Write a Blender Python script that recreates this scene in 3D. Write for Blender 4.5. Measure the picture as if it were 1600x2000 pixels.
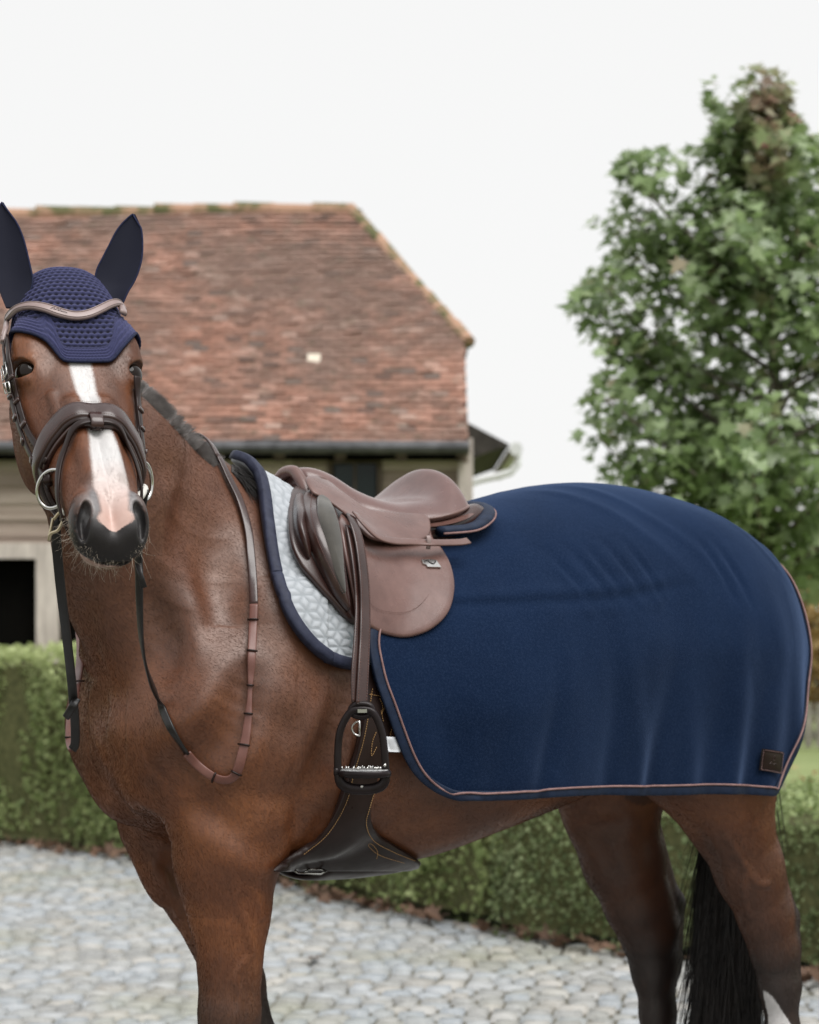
import bpy, math, random
import numpy as np
from mathutils import Vector, Matrix
random.seed(7)
RNG = np.random.default_rng(11)
for _o in list(bpy.data.objects): bpy.data.objects.remove(_o)
COL = bpy.context.scene.collection
SC = bpy.context.scene

# ------------------------------------------------------------------ camera
CAMH, HZ, FP = 1.42, 1180.0, 4722.0
cam = bpy.data.cameras.new('camera'); cam_o = bpy.data.objects.new('camera', cam); COL.objects.link(cam_o)
cam_o.location = (0, 0, CAMH); cam_o.rotation_euler = (math.radians(90), 0, 0)
cam.sensor_fit = 'VERTICAL'; cam.sensor_height = 36; cam.sensor_width = 28.8
cam.lens = FP / 2000 * 36; cam.shift_y = (HZ - 1000) / 2000
cam.clip_start = 0.1; cam.clip_end = 400
cam.dof.use_dof = True; cam.dof.focus_distance = 3.85; cam.dof.aperture_fstop = 6.7
SC.camera = cam_o
# ------------------------------------------------------------------ world: overcast sky
SUN_EL, SUN_AZ = math.radians(52), math.radians(200)
w = bpy.data.worlds.new('World'); SC.world = w; w.use_nodes = True
nt = w.node_tree; nt.nodes.clear()
out = nt.nodes.new('ShaderNodeOutputWorld'); bg = nt.nodes.new('ShaderNodeBackground')
sky = nt.nodes.new('ShaderNodeTexSky'); sky.sky_type = 'NISHITA'; sky.sun_disc = False
sky.sun_elevation = SUN_EL; sky.sun_rotation = SUN_AZ
hs = nt.nodes.new('ShaderNodeHueSaturation'); hs.inputs['Saturation'].default_value = 0.25; hs.inputs['Value'].default_value = 0.06
nt.links.new(sky.outputs[0], hs.inputs['Color'])
tc = nt.nodes.new('ShaderNodeTexCoord'); sx = nt.nodes.new('ShaderNodeSeparateXYZ')
nt.links.new(tc.outputs['Generated'], sx.inputs[0])
cr = nt.nodes.new('ShaderNodeValToRGB'); e = cr.color_ramp.elements
e[0].position = 0.0; e[0].color = (0.22, 0.22, 0.21, 1); e[1].position = 1.0; e[1].color = (1.22, 1.25, 1.29, 1)
a = e.new(0.495); a.color = (0.22, 0.22, 0.21, 1)
a = e.new(0.50); a.color = (0.96, 0.96, 0.955, 1)
a = e.new(0.66); a.color = (0.96, 0.96, 0.955, 1)
mr = nt.nodes.new('ShaderNodeMapRange'); mr.inputs[1].default_value = -1; mr.inputs[2].default_value = 1
nt.links.new(sx.outputs['Z'], mr.inputs[0]); nt.links.new(mr.outputs[0], cr.inputs[0])
mx = nt.nodes.new('ShaderNodeMix'); mx.data_type = 'RGBA'; mx.inputs[0].default_value = 0.12
nt.links.new(cr.outputs[0], mx.inputs[6]); nt.links.new(hs.outputs[0], mx.inputs[7])
nt.links.new(mx.outputs[2], bg.inputs[0]); bg.inputs[1].default_value = 1.0
nt.links.new(bg.outputs[0], out.inputs[0])
sun = bpy.data.lights.new('sun', 'SUN'); sun.energy = 3.4; sun.angle = math.radians(46); sun.color = (1, 0.985, 0.96)
so = bpy.data.objects.new('sun', sun); COL.objects.link(so)
sd = Vector((0.42, -0.50, 1.15)).normalized()      # towards the sun
so.rotation_euler = sd.to_track_quat('Z', 'Y').to_euler(); so.location = (2, -4, 8)
SC.view_settings.view_transform = 'Standard'; SC.view_settings.look = 'None'
SC.view_settings.exposure = 0.08; SC.view_settings.gamma = 1

# ------------------------------------------------------------------ helpers
def px(x, y, d):
    """pixel of the 1600x2000 photograph at distance d -> world point"""
    return np.array([(x - 800) / FP * d, d, CAMH + (HZ - y) / FP * d])
def thing(name, label, cat, loc=(0, 0, 0), group=None, kind=None):
    o = bpy.data.objects.new(name, None); COL.objects.link(o); o.location = loc
    o.empty_display_size = 0.1
    o['label'] = label; o['category'] = cat
    if group: o['group'] = group
    if kind: o['kind'] = kind
    return o
def tag(o, label, cat, group=None, kind=None):
    o['label'] = label; o['category'] = cat
    if group: o['group'] = group
    if kind: o['kind'] = kind
    return o
def root_loc(p):
    v = Vector((0, 0, 0))
    while p is not None:
        v = v + p.location; p = p.parent
    return v
def mobj(name, verts, faces, mat, parent=None, smooth=True, label=None, attrs=None):
    """world-space vertices -> one mesh object"""
    verts = np.asarray(verts, dtype=np.float32).reshape(-1, 3)
    if parent is not None:
        verts = verts - np.array(root_loc(parent), dtype=np.float32)
    me = bpy.data.meshes.new(name)
    if isinstance(faces, np.ndarray):
        nf, k = faces.shape
        me.vertices.add(len(verts)); me.vertices.foreach_set('co', verts.ravel())
        me.loops.add(nf * k); me.loops.foreach_set('vertex_index', faces.astype(np.int32).ravel())
        me.polygons.add(nf); me.polygons.foreach_set('loop_start', np.arange(0, nf * k, k, dtype=np.int32))
        me.polygons.foreach_set('loop_total', np.full(nf, k, dtype=np.int32))
        me.update(calc_edges=True); me.validate()
    else:
        me.from_pydata([tuple(map(float, v)) for v in verts], [], [tuple(int(i) for i in f) for f in faces]); me.update()
    me.polygons.foreach_set('use_smooth', np.full(len(me.polygons), smooth))
    if attrs:
        for k_, (typ, dom, data) in attrs.items():
            at = me.attributes.new(k_, typ, dom)
            at.data.foreach_set('vector' if typ == 'FLOAT_VECTOR' else ('color' if typ == 'FLOAT_COLOR' else 'value'), np.asarray(data, dtype=np.float32).ravel())
    me.materials.append(mat)
    o = bpy.data.objects.new(name, me); COL.objects.link(o)
    if parent is not None: o.parent = parent
    if label: o['label'] = label
    return o
class MB:
    """collects pieces into one mesh"""
    def __init__(s): s.v = []; s.f = []; s.n = 0
    def add(s, v, f):
        v = np.asarray(v, float).reshape(-1, 3); s.v.append(v); s.f += [tuple(int(i) + s.n for i in q) for q in f]; s.n += len(v)
    def box(s, c, size, rz=0, rx=0):
        x, y, z = [q / 2 for q in size]
        p = np.array([(i * x, j * y, k * z) for i in (-1, 1) for j in (-1, 1) for k in (-1, 1)], float)
        R = np.array(Matrix.Rotation(rz, 3, 'Z') @ Matrix.Rotation(rx, 3, 'X'))
        s.add(p @ R.T + np.array(c), [(0, 1, 3, 2), (4, 6, 7, 5), (0, 4, 5, 1), (2, 3, 7, 6), (0, 2, 6, 4), (1, 5, 7, 3)])
    def quad(s, *p): s.add(p, [tuple(range(len(p)))])
    def tube(s, P, r, seg=10, cap=True, closed=False, flat=1.0, up=None):
        v, f = tube(P, r, seg, cap, closed, flat, up); s.add(v, f)
    def build(s, name, mat, parent=None, smooth=False, label=None):
        return mobj(name, np.concatenate(s.v), s.f, mat, parent, smooth, label)
def frames(P, closed=False, up=None):
    P = np.asarray(P, float); n = len(P)
    T = (np.roll(P, -1, 0) - np.roll(P, 1, 0)) if closed else np.gradient(P, axis=0)
    T /= np.linalg.norm(T, axis=1)[:, None] + 1e-12
    if up is not None:
        U = np.asarray(up, float); U = np.tile(U, (n, 1)) if U.ndim == 1 else U
        A = np.cross(U, T); A /= np.linalg.norm(A, axis=1)[:, None] + 1e-12
        return T, A, np.cross(T, A)
    a = np.cross(T[0], [0, 0, 1.0]);
    if np.linalg.norm(a) < .1: a = np.cross(T[0], [1.0, 0, 0])
    A = np.zeros((n, 3)); a /= np.linalg.norm(a)
    for i in range(n):
        a = a - T[i] * np.dot(a, T[i]); a /= np.linalg.norm(a) + 1e-12; A[i] = a
    return T, A, np.cross(T, A)
def tube(P, r, seg=10, cap=True, closed=False, flat=1.0, up=None):
    P = np.asarray(P, float); n = len(P); r = np.broadcast_to(np.asarray(r, float), (n,))
    T, A, B = frames(P, closed, up)
    th = np.arange(seg) * 2 * math.pi / seg
    V = P[:, None] + r[:, None, None] * (np.cos(th)[None, :, None] * A[:, None] + flat * np.sin(th)[None, :, None] * B[:, None])
    f = []
    for i in range(n if closed else n - 1):
        j = (i + 1) % n
        for k in range(seg):
            l = (k + 1) % seg; f.append((i * seg + k, i * seg + l, j * seg + l, j * seg + k))
    if cap and not closed: f.append(tuple(range(seg))[::-1]); f.append(tuple((n - 1) * seg + k for k in range(seg)))
    return V.reshape(-1, 3), f
def smooth_path(P, n=40, closed=False):
    """Catmull-Rom resample"""
    P = np.asarray(P, float); m = len(P)
    Q = np.vstack([P[-1], P, P[0], P[1]]) if closed else np.vstack([2 * P[0] - P[1], P, 2 * P[-1] - P[-2]])
    segs = m if closed else m - 1
    t = np.linspace(0, segs, n, endpoint=not closed); i = np.minimum(t.astype(int), segs - 1); u = (t - i)[:, None]
    a, b, c, d = Q[i], Q[i + 1], Q[i + 2], Q[i + 3]
    R = .5 * ((2 * b) + (-a + c) * u + (2 * a - 5 * b + 4 * c - d) * u**2 + (-a + 3 * b - 3 * c + d) * u**3)
    if closed: return R
    L = np.r_[0, np.cumsum(np.linalg.norm(np.diff(R, axis=0), axis=1))]; s = np.linspace(0, L[-1], n)
    return np.stack([np.interp(s, L, R[:, k]) for k in range(R.shape[1])], 1)
def strap(P, N, width, thick, closed=False, edge=.3):
    """ribbon with rounded edges along P whose broad face looks along N"""
    P = np.asarray(P, float); N = np.asarray(N, float); n = len(P)
    wd = np.broadcast_to(np.asarray(width, float), (n,))
    T = (np.roll(P, -1, 0) - np.roll(P, 1, 0)) if closed else np.gradient(P, axis=0)
    T /= np.linalg.norm(T, axis=1)[:, None] + 1e-12
    N = N - T * np.sum(N * T, 1)[:, None]; N /= np.linalg.norm(N, axis=1)[:, None] + 1e-12
    S = np.cross(T, N); h = thick / 2
    prof = [(-.5, 0), (-.47, .75), (-.38, 1), (-.15, 1.12), (.15, 1.12), (.38, 1), (.47, .75), (.5, 0), (.46, -.8), (0, -1), (-.46, -.8)]
    V = np.stack([P + S * (wd * a)[:, None] + N * (h * b) for a, b in prof], 1); k = len(prof)
    f = []
    for i in range(n if closed else n - 1):
        j = (i + 1) % n
        for q in range(k):
            l = (q + 1) % k; f.append((i * k + q, i * k + l, j * k + l, j * k + q))
    if not closed: f.append(tuple(range(k))[::-1]); f.append(tuple((n - 1) * k + q for q in range(k)))
    return V.reshape(-1, 3), f

# ------------------------------------------------------------------ materials
def nmat(name):
    m = bpy.data.materials.new(name); m.use_nodes = True
    t = m.node_tree; b = t.nodes['Principled BSDF']
    return m, t, b
def N(t, typ, **kw):
    n = t.nodes.new(typ)
    for k, v in kw.items():
        if k == 'ins':
            for a, b in v.items(): n.inputs[a].default_value = b
        else: setattr(n, k, v)
    return n
def ramp(t, src, stops):
    r = N(t, 'ShaderNodeValToRGB'); e = r.color_ramp.elements
    while len(e) > 1: e.remove(e[-1])
    e[0].position = stops[0][0]; e[0].color = tuple(stops[0][1]) + (1,)
    for p, c in stops[1:]:
        q = e.new(p); q.color = tuple(c) + (1,)
    t.links.new(src, r.inputs[0]); return r.outputs[0]
def noise(t, scale, detail=4, rough=.55, vec=None, dist=0):
    n = N(t, 'ShaderNodeTexNoise'); n.inputs['Scale'].default_value = scale; n.inputs['Detail'].default_value = detail
    n.inputs['Roughness'].default_value = rough; n.inputs['Distortion'].default_value = dist
    if vec is None:
        g = N(t, 'ShaderNodeNewGeometry'); vec = g.outputs['Position']
    t.links.new(vec, n.inputs['Vector']); return n.outputs[0]
def bump(t, b, h, strength=.3, dist=.01):
    n = N(t, 'ShaderNodeBump'); n.inputs['Strength'].default_value = strength; n.inputs['Distance'].default_value = dist
    t.links.new(h, n.inputs['Height'])
    if b.inputs['Normal'].links: t.links.new(b.inputs['Normal'].links[0].from_socket, n.inputs['Normal'])
    t.links.new(n.outputs[0], b.inputs['Normal']); return n
def mixc(t, fac, a, b, mode='MIX'):
    m = N(t, 'ShaderNodeMix', data_type='RGBA', blend_type=mode)
    for s, v in ((0, fac), (6, a), (7, b)):
        if hasattr(v, 'is_output'): t.links.new(v, m.inputs[s])
        elif s == 0: m.inputs[0].default_value = v
        else: m.inputs[s].default_value = tuple(v) + ((1,) if len(v) == 3 else ())
    return m.outputs[2]
def math_(t, op, a, b=None, c=None, clamp=False):
    m = N(t, 'ShaderNodeMath', operation=op, use_clamp=clamp)
    for i, v in enumerate((a, b, c)):
        if v is None: continue
        if hasattr(v, 'is_output'): t.links.new(v, m.inputs[i])
        else: m.inputs[i].default_value = v
    return m.outputs[0]
def vary(name, cols, scale=20, rough=.6, bumps=(), spec=.22, metal=0, detail=5, sheen=0, lo=.3, hi=.7, stretch=None):
    """noise-varied material; cols = (dark, light); bumps = ((scale, strength, dist), ...)"""
    m, t, b = nmat(name)
    vec = None
    if stretch:
        g = N(t, 'ShaderNodeNewGeometry'); mp = N(t, 'ShaderNodeMapping'); mp.inputs['Scale'].default_value = stretch
        t.links.new(g.outputs['Position'], mp.inputs[0]); vec = mp.outputs[0]
    n = noise(t, scale, detail, vec=vec)
    t.links.new(ramp(t, n, [(lo, cols[0]), (hi, cols[1])]), b.inputs['Base Color'])
    b.inputs['Roughness'].default_value = rough; b.inputs['Specular IOR Level'].default_value = spec; b.inputs['Metallic'].default_value = metal
    if sheen: b.inputs['Sheen Weight'].default_value = sheen; b.inputs['Sheen Roughness'].default_value = .5
    for s, st, di in bumps: bump(t, b, noise(t, s, 3, vec=vec), st, di)
    return m
def attr(t, name):
    a = N(t, 'ShaderNodeAttribute'); a.attribute_name = name; return a
M = {}
# ------------------------------------------------------------------ the horse: implicit surface
TH = math.radians(38)
BO = np.array([-.22, 4.5]); BF = np.array([-math.cos(TH), -math.sin(TH)]); BL = np.array([math.sin(TH), -math.cos(TH)])
def W(u, v, z):
    """body frame (u forward, v to the horse's left, z up) -> world"""
    u, v, z = np.broadcast_arrays(np.asarray(u, float), v, z)
    return np.stack([BO[0] + u * BF[0] + v * BL[0], BO[1] + u * BF[1] + v * BL[1], z], -1)
def toB(P):
    d = P[..., :2] - BO.astype(P.dtype)
    return d @ BF.astype(P.dtype), d @ BL.astype(P.dtype), P[..., 2]
HE = px(160, 716, 3.82)
HA = np.array([.222, -.688, -.692]); HA /= np.linalg.norm(HA)
HS = np.array([.945, .325, .035]); HS -= HA * HS.dot(HA); HS /= np.linalg.norm(HS)
HN = np.cross(HS, HA)
if HN[2] < 0: HN = -HN
def H(t, s, n):
    """head frame (t poll->muzzle, eye line at .21; s to the horse's left; n out of the face) -> world"""
    t, s, n = np.broadcast_arrays(np.asarray(t, float), s, n)
    return HE + (t[..., None] - .21) * HA + s[..., None] * HS + n[..., None] * HN
def toH(P):
    d = P - HE.astype(P.dtype)
    return d @ HA.astype(P.dtype) + .21, d @ HS.astype(P.dtype), d @ HN.astype(P.dtype)
def smin(a, b, k):
    h = np.clip(.5 + .5 * (b - a) / k, 0, 1); return b + (a - b) * h - k * h * (1 - h)
def smax(a, b, k): return -smin(-a, -b, k)
def curve(x, xs, ys):
    """smooth (monotone-ish cubic) interpolation"""
    xs = np.asarray(xs, float); ys = np.asarray(ys, float)
    o = np.argsort(xs); xs = xs[o]; ys = ys[o]
    m = np.gradient(ys, xs); x = np.clip(x, xs[0], xs[-1])
    i = np.clip(np.searchsorted(xs, x, side='right') - 1, 0, len(xs) - 2)
    h = xs[i + 1] - xs[i]; q = (x - xs[i]) / h
    return ((2 * q**3 - 3 * q**2 + 1) * ys[i] + (q**3 - 2 * q**2 + q) * h * m[i] + (-2 * q**3 + 3 * q**2) * ys[i + 1] + (q**3 - q**2) * h * m[i + 1])
def rcone(P, a, b, ra, rb, sq=None):
    a = np.asarray(a, P.dtype); b = np.asarray(b, P.dtype)
    ba = b - a; pa = P - a; h = np.clip((pa @ ba) / (ba @ ba), 0, 1)
    d = pa - h[:, None] * ba
    if sq is not None:                                   # (axis, factor): squeeze the section along axis
        ax = np.asarray(sq[0], P.dtype); c = d @ ax; d = d + np.outer(c * (1 / sq[1] - 1), ax)
    return np.sqrt((d * d).sum(1)) - (ra + (rb - ra) * h)
def ellip(P, c, ax, r):
    d = P - np.asarray(c, P.dtype)
    k1 = 0; k2 = 0
    for a_, r_ in zip(ax, r):
        q = d @ np.asarray(a_, P.dtype); k1 = k1 + (q / r_)**2; k2 = k2 + (q / r_**2)**2
    k1 = np.sqrt(k1); k2 = np.sqrt(k2) + 1e-9
    return k1 * (k1 - 1) / k2
BX = (np.array([BF[0], BF[1], 0]), np.array([BL[0], BL[1], 0]), np.array([0, 0, 1.]))
def tilt(ax, i, j, deg):
    c, s = math.cos(math.radians(deg)), math.sin(math.radians(deg)); r = list(ax)
    r[i], r[j] = c * ax[i] + s * ax[j], -s * ax[i] + c * ax[j]; return r
TU = [-1.215, -1.18, -1.13, -1.03, -.9, -.72, -.5, -.4, -.25, -.1, 0, .1, .2, .28, .34, .375, .395]
TT = [1.38, 1.46, 1.525, 1.588, 1.637, 1.657, 1.625, 1.60, 1.56, 1.572, 1.60, 1.612, 1.57, 1.47, 1.40, 1.34, 1.28]
TB = [1.35, 1.27, 1.20, 1.14, 1.09, 1.04, .985, .962, .930, .92, .925, .945, .965, 1.0, 1.05, 1.1, 1.17]
TW = [.05, .13, .20, .255, .285, .305, .325, .335, .33, .305, .28, .262, .24, .21, .17, .11, .05]
TP = [0, .05, .1, .14, .16, .16, .14, .18, .26, .36, .44, .46, .4, .2, .1, 0, 0]
def torso(P):
    u, v, z = toB(P)
    du = np.maximum(u - .39, 0) + np.maximum(-1.21 - u, 0)
    tp, bt, wd, ta = (curve(u, TU, q) for q in (TT, TB, TW, TP))
    zc = bt + (tp - bt) * .46; h = np.where(z > zc, tp - zc, zc - bt)
    zn = np.clip((z - zc) / h, -1.2, 1.2); we = wd * (1 - ta * np.clip(zn, 0, 1.2)**1.5 - .10 * np.clip(-zn, 0, 1.2)**2)
    a = np.abs(v) / we; b = np.abs(z - zc) / h; e = 2.15
    q = (a**e + b**e)**(1 / e) + 1e-6
    g = np.sqrt((a / we)**2 + (b / h)**2) / q
    f = (q - 1) / np.maximum(g, 1e-3) if False else (q - 1) / np.maximum(g, 1.0)
    return np.where(du > 0, np.maximum(f, 0) + du, f)
def body_sdf(P):
    """trunk with shoulders and quarters (what the tack lies on)"""
    f = torso(P)
    for s in (1, -1):
        a2 = tilt(BX, 0, 2, 0)
        f = smin(f, ellip(P, W(-.945, s * .135, 1.27), tilt(BX, 0, 2, -10), (.220, .145, .305)), .09)       # quarters
        f = smin(f, ellip(P, W(-.88, s * .17, 1.12), tilt(BX, 0, 2, -30), (.10, .095, .15)), .07)            # stifle
        f = smin(f, ellip(P, W(.17, s * .150, 1.30), tilt(BX, 0, 2, 26), (.12, .085, .23)), .09)            # shoulder blade
        f = smin(f, ellip(P, W(.275, s * .155, 1.205), tilt(BX, 0, 2, 20), (.10, .085, .12)), .05)         # point of shoulder
        f = smin(f, ellip(P, W(.075, s * .205, 1.13), tilt(BX, 0, 2, 25), (.13, .065, .15)), .045)        # triceps
        f = smin(f, ellip(P, W(.305, s * .08, 1.20), tilt(BX, 0, 2, 4), (.085, .085, .17)), .045)          # breast
    return f
def legs_sdf(P, f):
    def chain(pts, k, f):
        g = None
        for (a, ra), (b, rb) in zip(pts[:-1], pts[1:]):
            c = rcone(P, W(*a), W(*b), ra, rb, sq=(BX[1], .82)); g = c if g is None else smin(g, c, .025)
        return smin(f, g, k)
    # fore legs: near (v>0) upright, far one set back
    f = chain([((.225, .165, 1.02), .085), ((.238, .152, .88), .070), ((.238, .15, .70), .053), ((.238, .15, .57), .045), ((.238, .15, .50), .047), ((.232, .15, .44), .036), ((.225, .15, .30), .031), ((.225, .15, .235), .036), ((.26, .15, .13), .033)], .06, f)
    f = chain([((.175, -.165, 1.02), .090), ((.105, -.155, .88), .068), ((.018, -.155, .70), .052), ((-.025, -.155, .57), .046), ((-.03, -.155, .50), .047), ((-.045, -.155, .44), .036), ((-.085, -.155, .30), .031), ((-.105, -.155, .235), .036), ((-.085, -.155, .13), .033)], .06, f)
    for s in (1, -1):
        f = smin(f, ellip(P, W(.26 if s > 0 else .19, s * .135, 1.0), tilt(BX, 0, 2, 0), (.06, .05, .14)), .04)   # forearm muscle
        LG = ([((-.965, 1.12), .125), ((-.985, .98), .092), ((-1.04, .87), .075), ((-1.09, .77), .060), ((-1.115, .70), .053), ((-1.13, .62), .044), ((-1.14, .52), .036)] if s > 0 else
              [((-.945, 1.12), .135), ((-.965, .98), .110), ((-1.00, .87), .094), ((-1.045, .77), .077), ((-1.08, .70), .066), ((-1.095, .62), .052), ((-1.105, .52), .040)])
        f = chain([((u_, s * .17, z_), r_) for (u_, z_), r_ in LG] + [((-1.12, s * .17, .30), .033), ((-1.115, s * .17, .235), .038), ((-1.065, s * .17, .13), .034)], .05, f)
        g = rcone(P, W(-1.155, s * .17, .755), W(-1.145, s * .17, .62), .026, .025, sq=(BX[1], .8))                # point of hock
        f = smin(f, g, .025)
        g = rcone(P, W(-1.085, s * .17, .93), W(-1.15, s * .17, .77), .022, .018, sq=(BX[1], .8))               # Achilles tendon
        f = smin(f, g, .03)
    for u0, s in ((.30, .15), (-.055, -.155), (-1.02, .17), (-1.02, -.17)):                                     # hooves
        f = smin(f, rcone(P, W(u0 - .03, s, .10), W(u0 - .005, s, .03), .044, .058), .012)
        f = smax(f, -(P[:, 2] - .0), .004) if False else f
    return f
NK = [  # centre (world), half depth, half width
    (H(.06, .01, -.12), .100, .064), (H(-.01, .02, -.225), .110, .070), (np.array([-.525, 4.165, 1.685]), .145, .082),
    (np.array([-.485, 4.26, 1.58]), .194, .098), (np.array([-.425, 4.34, 1.48]), .222, .122), (np.array([-.345, 4.40, 1.37]), .222, .150)]
def neck_sdf(P):
    C = smooth_path(np.array([np.r_[c, a, b] for c, a, b in NK]), 9)
    g = None
    for i in range(len(C) - 1):
        a, b = C[i, :3], C[i + 1, :3]; ra, rb = C[i, 3], C[i + 1, 3]; q = (C[i, 4] / ra + C[i + 1, 4] / rb) / 2
        T = (b - a) / np.linalg.norm(b - a); ax = np.cross(T, [0, 0, 1.0]); ax /= np.linalg.norm(ax)
        c = rcone(P, a, b, ra, rb, sq=(ax, q)) * .8; g = c if g is None else smin(g, c, .02)
    return g
HT = [-.045, -.02, .03, .10, .17, .22, .28, .34, .40, .46, .51, .545, .573, .593, .606]
HF = [.000, .018, .030, .026, .015, .006, .000, -.002, .000, .004, .006, .004, -.006, -.022, -.042]
HB = [-.10, -.13, -.18, -.215, -.240, -.250, -.228, -.190, -.155, -.130, -.110, -.100, -.088, -.076, -.062]
HW = [.052, .066, .080, .090, .097, .097, .090, .079, .068, .059, .054, .052, .048, .040, .022]
EYE_C = np.array([.200, .090, -.018])
_a = np.array([.10, .78, .62]); _a /= np.linalg.norm(_a); _b = np.array([.58, -.54, .60]); _b -= _a * _b.dot(_a); _b /= np.linalg.norm(_b); _c = np.cross(_a, _b); _c = _c if _c[0] < 0 else -_c
EYE_AX = (_b, _a, _c)          # long axis (to the inner corner), outward, up
def head_sdf(P):
    t, s, n = toH(P)
    s = np.abs(s)
    dt = np.maximum(t - .604, 0) + np.maximum(-.043 - t, 0)
    nf, nb, wd = (curve(t, HT, q) for q in (HF, HB, HW))
    nc = nf + (nb - nf) * .42; h = np.where(n > nc, nf - nc, nc - nb)
    dep = np.clip((nc - n) / h, 0, 1.2); up = np.clip((n - nc) / h, 0, 1.2)
    k = curve(t, [0, .15, .3, .4, .5, .6], [.4, .42, .38, .3, .18, .05])
    ku = curve(t, [0, .12, .25, .4, .5, .6], [.05, .03, .10, .22, .22, .1])
    we = wd * (1 - k * dep**1.5 - ku * up**1.6)
    e = curve(t, [0, .12, .28, .42, .55], [2.3, 3.1, 2.9, 2.35, 2.2]); a = s / we; b = np.abs(n - nc) / h
    q = (a**e + b**e)**(1 / e) + 1e-6; g = np.sqrt((a / we)**2 + (b / h)**2) / q
    f = (q - 1) / np.maximum(g, 1.5) * 1.0
    f = np.where(dt > 0, np.maximum(f, 0) + dt, f)
    Q = np.stack([t, s, n], 1); I = np.eye(3)
    R = lambda i, j, d: tilt(I, i, j, d)
    f = smin(f, ellip(Q, (.205, .058, -.150), R(0, 2, 0), (.105, .030, .080)), .025)     # cheek
    f = smin(f, ellip(Q, (.150, .074, -.014), R(0, 1, 8), (.050, .026, .026)), .03)     # brow
    f = smin(f, rcone(Q, (.225, .083, -.058), (.34, .066, -.060), .016, .009), .018)     # facial crest
    f = smin(f, rcone(Q, (.30, .024, -.006), (.47, .018, -.002), .012, .010), .02)       # nasal bones
    f = smax(f, -ellip(Q, (.335, .092, -.025), R(0, 1, -12), (.07, .012, .028)), .02)    # hollow below the eye
    f = smax(f, -ellip(Q, (.085, .096, -.035), I, (.03, .010, .022)), .02)               # hollow above the eye
    # eye: rounded lids, almond opening
    f = smin(f, ellip(Q, (.198, .071, -.032), R(0, 1, -6), (.042, .030, .031)), .018)
    EA = EYE_AX; ec = EYE_C
    f = smax(f, -ellip(Q, ec + EA[1] * .006, EA, (.0265, .018, .0170)), .003)
    f = smin(f, rcone(Q, ec + EA[2] * .018 - EA[0] * .018 + EA[1] * .001, ec + EA[2] * .018 + EA[0] * .016, .0055, .0050), .010)
    f = smin(f, rcone(Q, ec - EA[2] * .0175 - EA[0] * .014 - EA[1] * .002, ec - EA[2] * .0175 + EA[0] * .018 - EA[1] * .002, .0040, .0040), .010)    # upper lid fold
    # muzzle
    f = smin(f, ellip(Q, (.547, .0345, -.024), R(0, 2, -18), (.045, .0245, .034)), .016)   # nostril rim
    f = smax(f, -ellip(Q, (.571, .0425, -.014), R(0, 2, -42), (.025, .0092, .020)), .006)
    f = smax(f, -ellip(Q, (.553, .038, -.002), R(0, 2, -20), (.016, .0075, .014)), .006)
    f = smax(f, -ellip(Q, (.566, .030, -.020), R(0, 2, -35), (.022, .018, .010)), .004)
    f = smin(f, ellip(Q, (.562, 0, -.040), R(0, 2, 0), (.036, .044, .034)), .02)          # upper lip
    f = smin(f, ellip(Q, (.551, 0, -.087), R(0, 2, 25), (.032, .036, .021)), .010)        # chin and lower lip
    f = smax(f, -ellip(Q, (.560, 0, -.0665), R(0, 2, 10), (.055, .060, .0030)), .007)      # mouth
    f = smax(f, -ellip(Q, (.575, 0, .004), I, (.04, .006, .016)), .02)                     # philtrum
    return f
def horse_sdf(P):
    f = body_sdf(P)
    f = legs_sdf(P, f)
    g = neck_sdf(P)
    f = smin(f, g, .085)
    # brachiocephalic muscle down the neck, groove of the windpipe
    for s in (1, -1):
        f = smin(f, rcone(P, W(.30, s * .15, 1.22), np.array([-.475, 4.22, 1.60]) + s * .055 * BX[1], .055, .030), .05)
    f = smin(f, head_sdf(P), .045)
    return np.minimum(f, 9)
FEAT = []
def with_features(P):
    f = horse_sdf(P)
    for pts, r, dep, k, sgn in FEAT:
        m = ((P > pts.min(0) - r - .03) & (P < pts.max(0) + r + .03)).all(1) & (np.abs(f) < .06)
        if not m.any(): continue
        Q = P[m]; g = None
        for i in range(len(pts) - 1):
            rr = r * (1 - .6 * abs(2 * (i + .5) / (len(pts) - 1) - 1)**2) if sgn < 0 else r
            c = rcone(Q, pts[i], pts[i + 1], rr, rr); g = c if g is None else np.minimum(g, c)
        f[m] = smax(f[m], -g, k) if sgn < 0 else smin(f[m], g, k)
    return f
def nonuniform(lo, hi, flo, fhi, fine, coarse, B=4):
    a = [lo]
    while a[-1] < hi:
        x = a[-1]; d = max(flo - x, x - fhi, 0); a.append(x + min(coarse, fine + d * .035))
    while (len(a) - 1) % B: a.append(a[-1] + coarse)
    return np.array(a, np.float32)
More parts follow.
